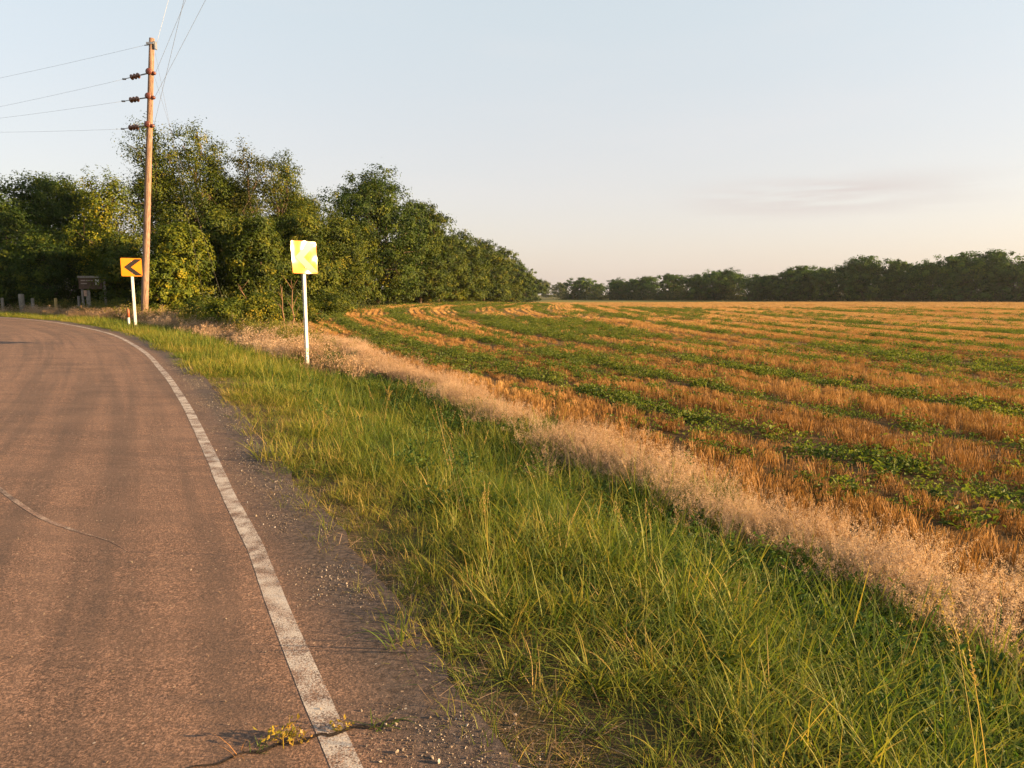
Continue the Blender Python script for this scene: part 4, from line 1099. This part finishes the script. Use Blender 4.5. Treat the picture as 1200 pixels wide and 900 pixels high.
# conductors overhead toward the next pole behind the viewer: (pole v, u at v=0)
for i, (v, u0, zb, lab) in enumerate(((52, 197, 15.5, 'overhead wire from the pole top, leftmost at the picture top'), (85.5, 217, 13.6, 'overhead wire from the highest insulator to the picture top'),
                                  (114, 240, 13.0, 'overhead wire from the middle insulator, rightmost at the picture top'), (147, 215, 11.6, 'overhead wire from the lowest insulator to the picture top'))):
    A = on_pole(v) + Vector((0.28, -0.1, 0))
    # point on the sight line of (u0, 0) somewhat nearer than the pole
    b = 450 / 800; d = Vector(((u0 - 600) / 800, math.cos(PITCH) + b * math.sin(PITCH), -math.sin(PITCH) + b * math.cos(PITCH)))
    k = (zb - 0.25 - EYE) / d.z; M = Vector((0, 0, EYE)) + d * k
    wire('power_line', A, A + (M - A) * 3.0, 0.05, 0.006, lab, 'power line', WG)
GUYM = simple('dull_guy_strand', (0.13, 0.125, 0.12), 0.8, 0.0, 0.1)
for i, (u, Y, v0, lab) in enumerate(((243, 33.2, 62, 'left guy wire slanting down from the pole top into the thicket'), (268, 32.6, 90, 'right guy wire slanting down from the pole to the shrubs'))):
    X = px(u, Y); g = Vector((X, Y, float(ground_z(np.array([X]), np.array([Y]))[0])))
    A = on_pole(v0) + Vector((0.2, -0.05, 0))
    wire('guy_wire', A, g, 0.0, 0.004, lab, 'guy wire', 'guy wires of the pole', 4, GUYM)
    d = (A - g).normalized()
    YG = simple('yellow_guard_plastic', (0.75, 0.50, 0.03), 0.4) if i == 0 else bpy.data.materials['yellow_guard_plastic']
    m = MB(); m.tube([d * 0.3, d * 0.8, d * 1.25], [0.04, 0.04, 0.038], 8)
    tag(link('guy_guard', m.mesh('guy_guard', [YG], True), loc=g), ('left' if i == 0 else 'right') + ' yellow plastic guard on the guy wire in the shrubs', 'guy guard', 'yellow guy guards')

# ------------------------------------------------------------------ chevron signs
def sign_mat():
    m, nt, out = material('yellow_reflective_sheeting')
    tc = N(nt, 'ShaderNodeTexCoord').outputs['Object']
    n = noise(nt, tc, 9.0, 4, 0.6)
    c = ramp(nt, n, [(0.3, (0.56, 0.19, 0.003)), (0.7, (0.64, 0.22, 0.004))])
    p = principled(nt, out, c, 0.6, None, 0.0, 0.15)
    p.inputs['Coat Weight'].default_value = 0.36
    p.inputs['Coat Roughness'].default_value = 0.15
    vo = N(nt, 'ShaderNodeTexNoise', {'Vector': N(nt, 'ShaderNodeMapping', {'Vector': tc, 'Location': (0.37, 0.2, 0.61)}).outputs[0], 'Scale': 1.25, 'Detail': 1.0})
    nt.links.new(bump(nt, vo.outputs['Fac'], 0.7, 0.15), p.inputs['Coat Normal'])
    return m
YS = sign_mat()
BK = simple('black_sheeting', (0.02, 0.018, 0.018), 0.35, 0.0, 0.5)
for nm in ('black_sheeting',):
    p = [n_ for n_ in BK.node_tree.nodes if n_.type == 'BSDF_PRINCIPLED'][0]; p.inputs['Coat Weight'].default_value = 0.13; p.inputs['Coat Roughness'].default_value = 0.24; p.inputs['Specular IOR Level'].default_value = 0.1; p.inputs['Roughness'].default_value = 0.6
WP = simple('white_painted_post', (0.66, 0.64, 0.60), 0.5, 0.0, 0.4, 0.25, 22)
ALU = simple('sign_back_aluminium', (0.5, 0.5, 0.5), 0.5, 0.7)
def chevron_sign(u, Y, vtop, vbot, width, facing, tilt, label):
    """facing: azimuth of the panel's normal, clockwise from +Y"""
    X = px(u, Y); g = float(ground_z(np.array([X]), np.array([Y]))[0])
    root = tag(link('chevron_sign', None, loc=(X, Y, g)), label, 'road sign', 'chevron signs on the bend')
    zt, zb = pz(vtop, Y) - g, pz(vbot, Y) - g; h = zt - zb
    rz = R(180 - facing)
    def part(name, mb, mat, loc, parent=root, smooth=False):
        o = link(name, mb.mesh(name, [mat], smooth), parent, loc, (R(tilt), 0, rz)); return o
    pan = part('sign_panel', rounded_prism(width, h, 0.006, 0.045), YS, (0, 0, (zt + zb) / 2))
    back = link('panel_back', rounded_prism(width - 0.004, h - 0.004, 0.004, 0.044).mesh('panel_back', [ALU]), pan, (0, 0.007, 0))
    a, b = 0.37 * width, 0.45 * h; t = 0.36 * width
    chev = prism([(-a, 0), (a * 0.55 - t * 0.1, b), (a * 0.55 + t * 0.85, b), (-a + t * 0.95, 0), (a * 0.55 + t * 0.85, -b), (a * 0.55 - t * 0.1, -b)][::-1], 0.003)
    link('chevron', chev.mesh('chevron', [BK]), pan, (0, -0.0055, 0))
    for dz in (-0.32, 0.32):
        m = MB(); lathe(m, (0, 0, 0), (0, -1, 0), [(-0.004, 0.013), (0.004, 0.013), (0.008, 0.008)], 8)
        link('bolt', m.mesh('bolt', [ALU], True), pan, (0, -0.009, dz * h))
    m = MB(); w = 0.075   # a channel post
    m.box((0, 0.03, zt * 0.5 - 0.2), (w, 0.006, zt + 0.28)); 
    for sx in (-1, 1): m.box((sx * (w / 2 - 0.003), 0.046, zt * 0.5 - 0.2), (0.006, 0.03, zt + 0.28)); m.box((sx * (w / 2 + 0.009), 0.062, zt * 0.5 - 0.2), (0.022, 0.006, zt + 0.28))
    link('post', m.mesh('post', [WP]), root, (0, 0, 0), (0, 0, rz))
    return root
chevron_sign(358.4, 18.6, 282.4, 320.6, 0.755, 132, -3.5, 'large chevron sign glaring white in the sun on a white post')
chevron_sign(156.4, 28.5, 302.5, 323.8, 0.76, 148, 1, 'small distant yellow chevron sign on white post before the utility pole')

# ------------------------------------------------------------------ notice board, fence posts, marker
GREYW = simple('grey_weathered_wood', (0.22, 0.20, 0.175), 0.9, 0, 0.1, 0.4, 9)
BRWN = simple('brown_painted_board', (0.085, 0.054, 0.038), 0.7, 0, 0.2, 0.3, 9)
LETT = simple('pale_routed_lettering', (0.30, 0.24, 0.20), 0.8, 0, 0.1)
def gz(X, Y): return float(ground_z(np.array([X]), np.array([Y]))[0])
Yb = 39.5; Xb = px(107, Yb); g = gz(Xb, Yb)
nb = tag(link('notice_board', None, loc=(Xb, Yb, g), rot=(0, 0, R(6))), 'small brown wooden notice board on posts in the shade of the wood', 'notice board')
def zz(v): return pz(v, Yb) - g
W = 25.5 * Yb / 800
m = MB(); m.box((0, 0, (zz(326) + zz(338)) / 2), (W, 0.05, zz(326) - zz(338))); link('board', m.mesh('board', [BRWN]), nb)
m = MB(); m.box((-0.03, -0.03, zz(324.5)), (W * 0.98, 0.09, 0.11)); link('top_rail', m.mesh('top_rail', [GREYW]), nb)
m = MB(); m.box((0, -0.012, zz(337.5)), (W, 0.09, 0.10)); link('bottom_rail', m.mesh('bottom_rail', [BRWN]), nb)
for sx, ht in ((-0.40, zz(325)), (0.58, zz(327))):
    m = MB(); m.box((sx * W, 0.075, ht / 2 - 0.15), (0.11, 0.09, ht + 0.3)); link('post', m.mesh('post', [GREYW]), nb)
m = MB(); m.box((-0.17 * W, 0.10, zz(340) / 2), (0.22, 0.06, zz(340))); link('back_post', m.mesh('back_post', [GREYW]), nb)
m = MB(); m.box((0.30 * W, -0.034, (zz(327.5) + zz(334)) / 2), (0.19, 0.008, zz(327.5) - zz(334))); link('white_paper', m.mesh('white_paper', [WP]), nb)
m = MB()
for q, (x0, x1) in enumerate(((-0.40, -0.20), (-0.17, 0.12))): m.box(((x0 + x1) / 2 * W, -0.028, zz(328.8)), ((x1 - x0) * W, 0.006, 0.06))
m.box((-0.27 * W, -0.028, zz(332.3)), (0.26 * W, 0.006, 0.06))
link('faded_lettering', m.mesh('faded_lettering', [LETT]), nb)
m = MB(); m.box((-0.27 * W, 0.04, (zz(340) + zz(347)) / 2), (0.16, 0.012, zz(340) - zz(347))); link('small_plaque', m.mesh('small_plaque', [simple('tan_plaque', (0.42, 0.27, 0.19), 0.7)]), nb)

for i, (u, Y, vt, w, lean, mat, lab) in enumerate([
    (2, 41.5, 349, 0.16, 0.0, GREYW, 'grey fence post at the very left edge of the picture'),
    (25, 41.0, 344.5, 0.30, -0.02, GREYW, 'thickest grey fence post, under the dark trees at left'),
    (37.5, 40.5, 349.5, 0.17, 0.0, GREYW, 'thin grey fence post just right of the thickest one'),
    (64, 40.0, 349.5, 0.17, 0.03, simple('sunlit_tan_post', (0.40, 0.29, 0.12), 0.9, 0, .1, .3), 'sunlit yellowish fence post standing alone in dry weeds'),
    (92, 40.0, 347, 0.16, 0.0, GREYW, 'grey green fence post beside the notice board')]):
    X = px(u, Y); g = gz(X, Y); h = pz(vt, Y) - g
    m = MB(); r_ = w / 2; m.tube([(0, 0, -0.3), (lean * h * 0.5, 0, h * 0.5), (lean * h, 0, h - 0.03), (lean * h, 0, h)], [r_ * 1.03, r_, r_ * 0.97, r_ * 0.8], 8)
    tag(link('fence_post', m.mesh('fence_post', [mat], True), loc=(X, Y, g)), lab, 'fence post', 'old fence posts before the wood')
Y = 28.8; X = px(148.7, Y); g = gz(X, Y)
mk = tag(link('marker_post', None, loc=(X, Y, g)), 'short white marker post with rusty orange top beside the small sign', 'marker post')
hz = pz(362, Y) - g; hw = pz(372, Y) - g
m = MB(); m.tube([(0, 0, -0.2), (0, 0, hw)], 0.045, 10); link('white_base', m.mesh('white_base', [WP], True), mk)
m = MB(); m.tube([(0, 0, hw), (0, 0, hz - 0.05), (0, 0, hz)], [0.05, 0.05, 0.03], 10); link('orange_cap', m.mesh('orange_cap', [simple('faded_orange_plastic', (0.32, 0.10, 0.045), 0.6)], True), mk)

# ------------------------------------------------------------------ plants in the pavement crack
def crack_plant(name, label, pos, parts, mat, tint):
    vs, fs, ts, n = [], [], [], 0
    for v, f, t in parts: vs.append(v); fs.append(f + n); ts.append(t); n += len(v)
    V = np.concatenate(vs)
    me = new_mesh(name, V, fs, [mat], False, {'ltint': np.full(len(V), 0.5), 'tint': np.clip(np.concatenate(ts) * 0.5 + tint - 0.25, 0, 1)})
    root = tag(link(name, None, loc=pos), label, 'weed', 'weeds in the pavement crack')
    link('foliage', me, root); return root
WGEO = leafy('crack_weed_leaf', [(0.0, (0.05, 0.09, 0.015)), (0.4, (0.12, 0.17, 0.025)), (0.7, (0.36, 0.28, 0.03)), (1.0, (0.50, 0.24, 0.07))], 0.4, 0.5, 'GEOMETRY')
r = np.random.default_rng(77)
c = r.normal(0, 1, (90, 3)) * np.array([0.045, 0.02, 0.02]) + np.array([0, 0, 0.025]); c[:, 2] = np.abs(c[:, 2])
crack_plant('pavement_weed', 'yellowing little weed in the crack left of the white line', (-0.80, 2.275, 0.004), [flakes(c, 0.022, 71, normal_up=0.8, aspect=0.5), blades(14, 0.05, 0.03, 0.09, 0.003, 0.5, None, '', 3, 0.5, 72, tint=(0.7, 0.2))], WGEO, 0.72)
c = r.normal(0, 1, (34, 3)) * np.array([0.02, 0.014, 0.014]) + np.array([0, 0, 0.018]); c[:, 2] = np.abs(c[:, 2])
crack_plant('pavement_weed', 'tiny yellow weed in the crack right on the white line', (-0.63, 2.335, 0.005), [flakes(c, 0.018, 73, normal_up=0.8, aspect=0.5)], WGEO, 0.7)
crack_plant('pavement_weed', 'green grass blades sprawling over the white line at the crack', (-0.50, 2.365, 0.005), [blades(16, 0.05, 0.07, 0.16, 0.006, 0.8, None, '', 4, 0.95, 74, tint=(0.4, 0.15))], WGEO, 0.28)
crack_plant('pavement_weed', 'dry straw coloured grass sprig at the left end of the crack', (-0.96, 2.20, 0.004), [blades(6, 0.02, 0.06, 0.13, 0.003, 0.5, None, '', 3, 0.8, 75, tint=(0.9, 0.1))], WGEO, 0.9)
crack_plant('pavement_weed', 'low dark green sprig in the crack near its left end', (-0.895, 2.22, 0.004), [blades(14, 0.03, 0.02, 0.05, 0.004, 0.5, None, '', 3, 0.8, 76, tint=(0.3, 0.1))], WGEO, 0.3)

# ------------------------------------------------------------------ evening air
hm, hnt, hout = material('evening_haze')
hv = N(hnt, 'ShaderNodeVolumePrincipled', {'Color': (0.82, 0.91, 1.0, 1), 'Density': 0.00008, 'Anisotropy': 0.3})
hnt.links.new(hv.outputs[0], hout.inputs['Volume'])
m = MB(); m.box((0, 300, 9.0), (6400, 7200, 24.0))
tag(link('haze', m.mesh('haze', [hm])), 'thin warm evening haze over the field', kind='stuff')
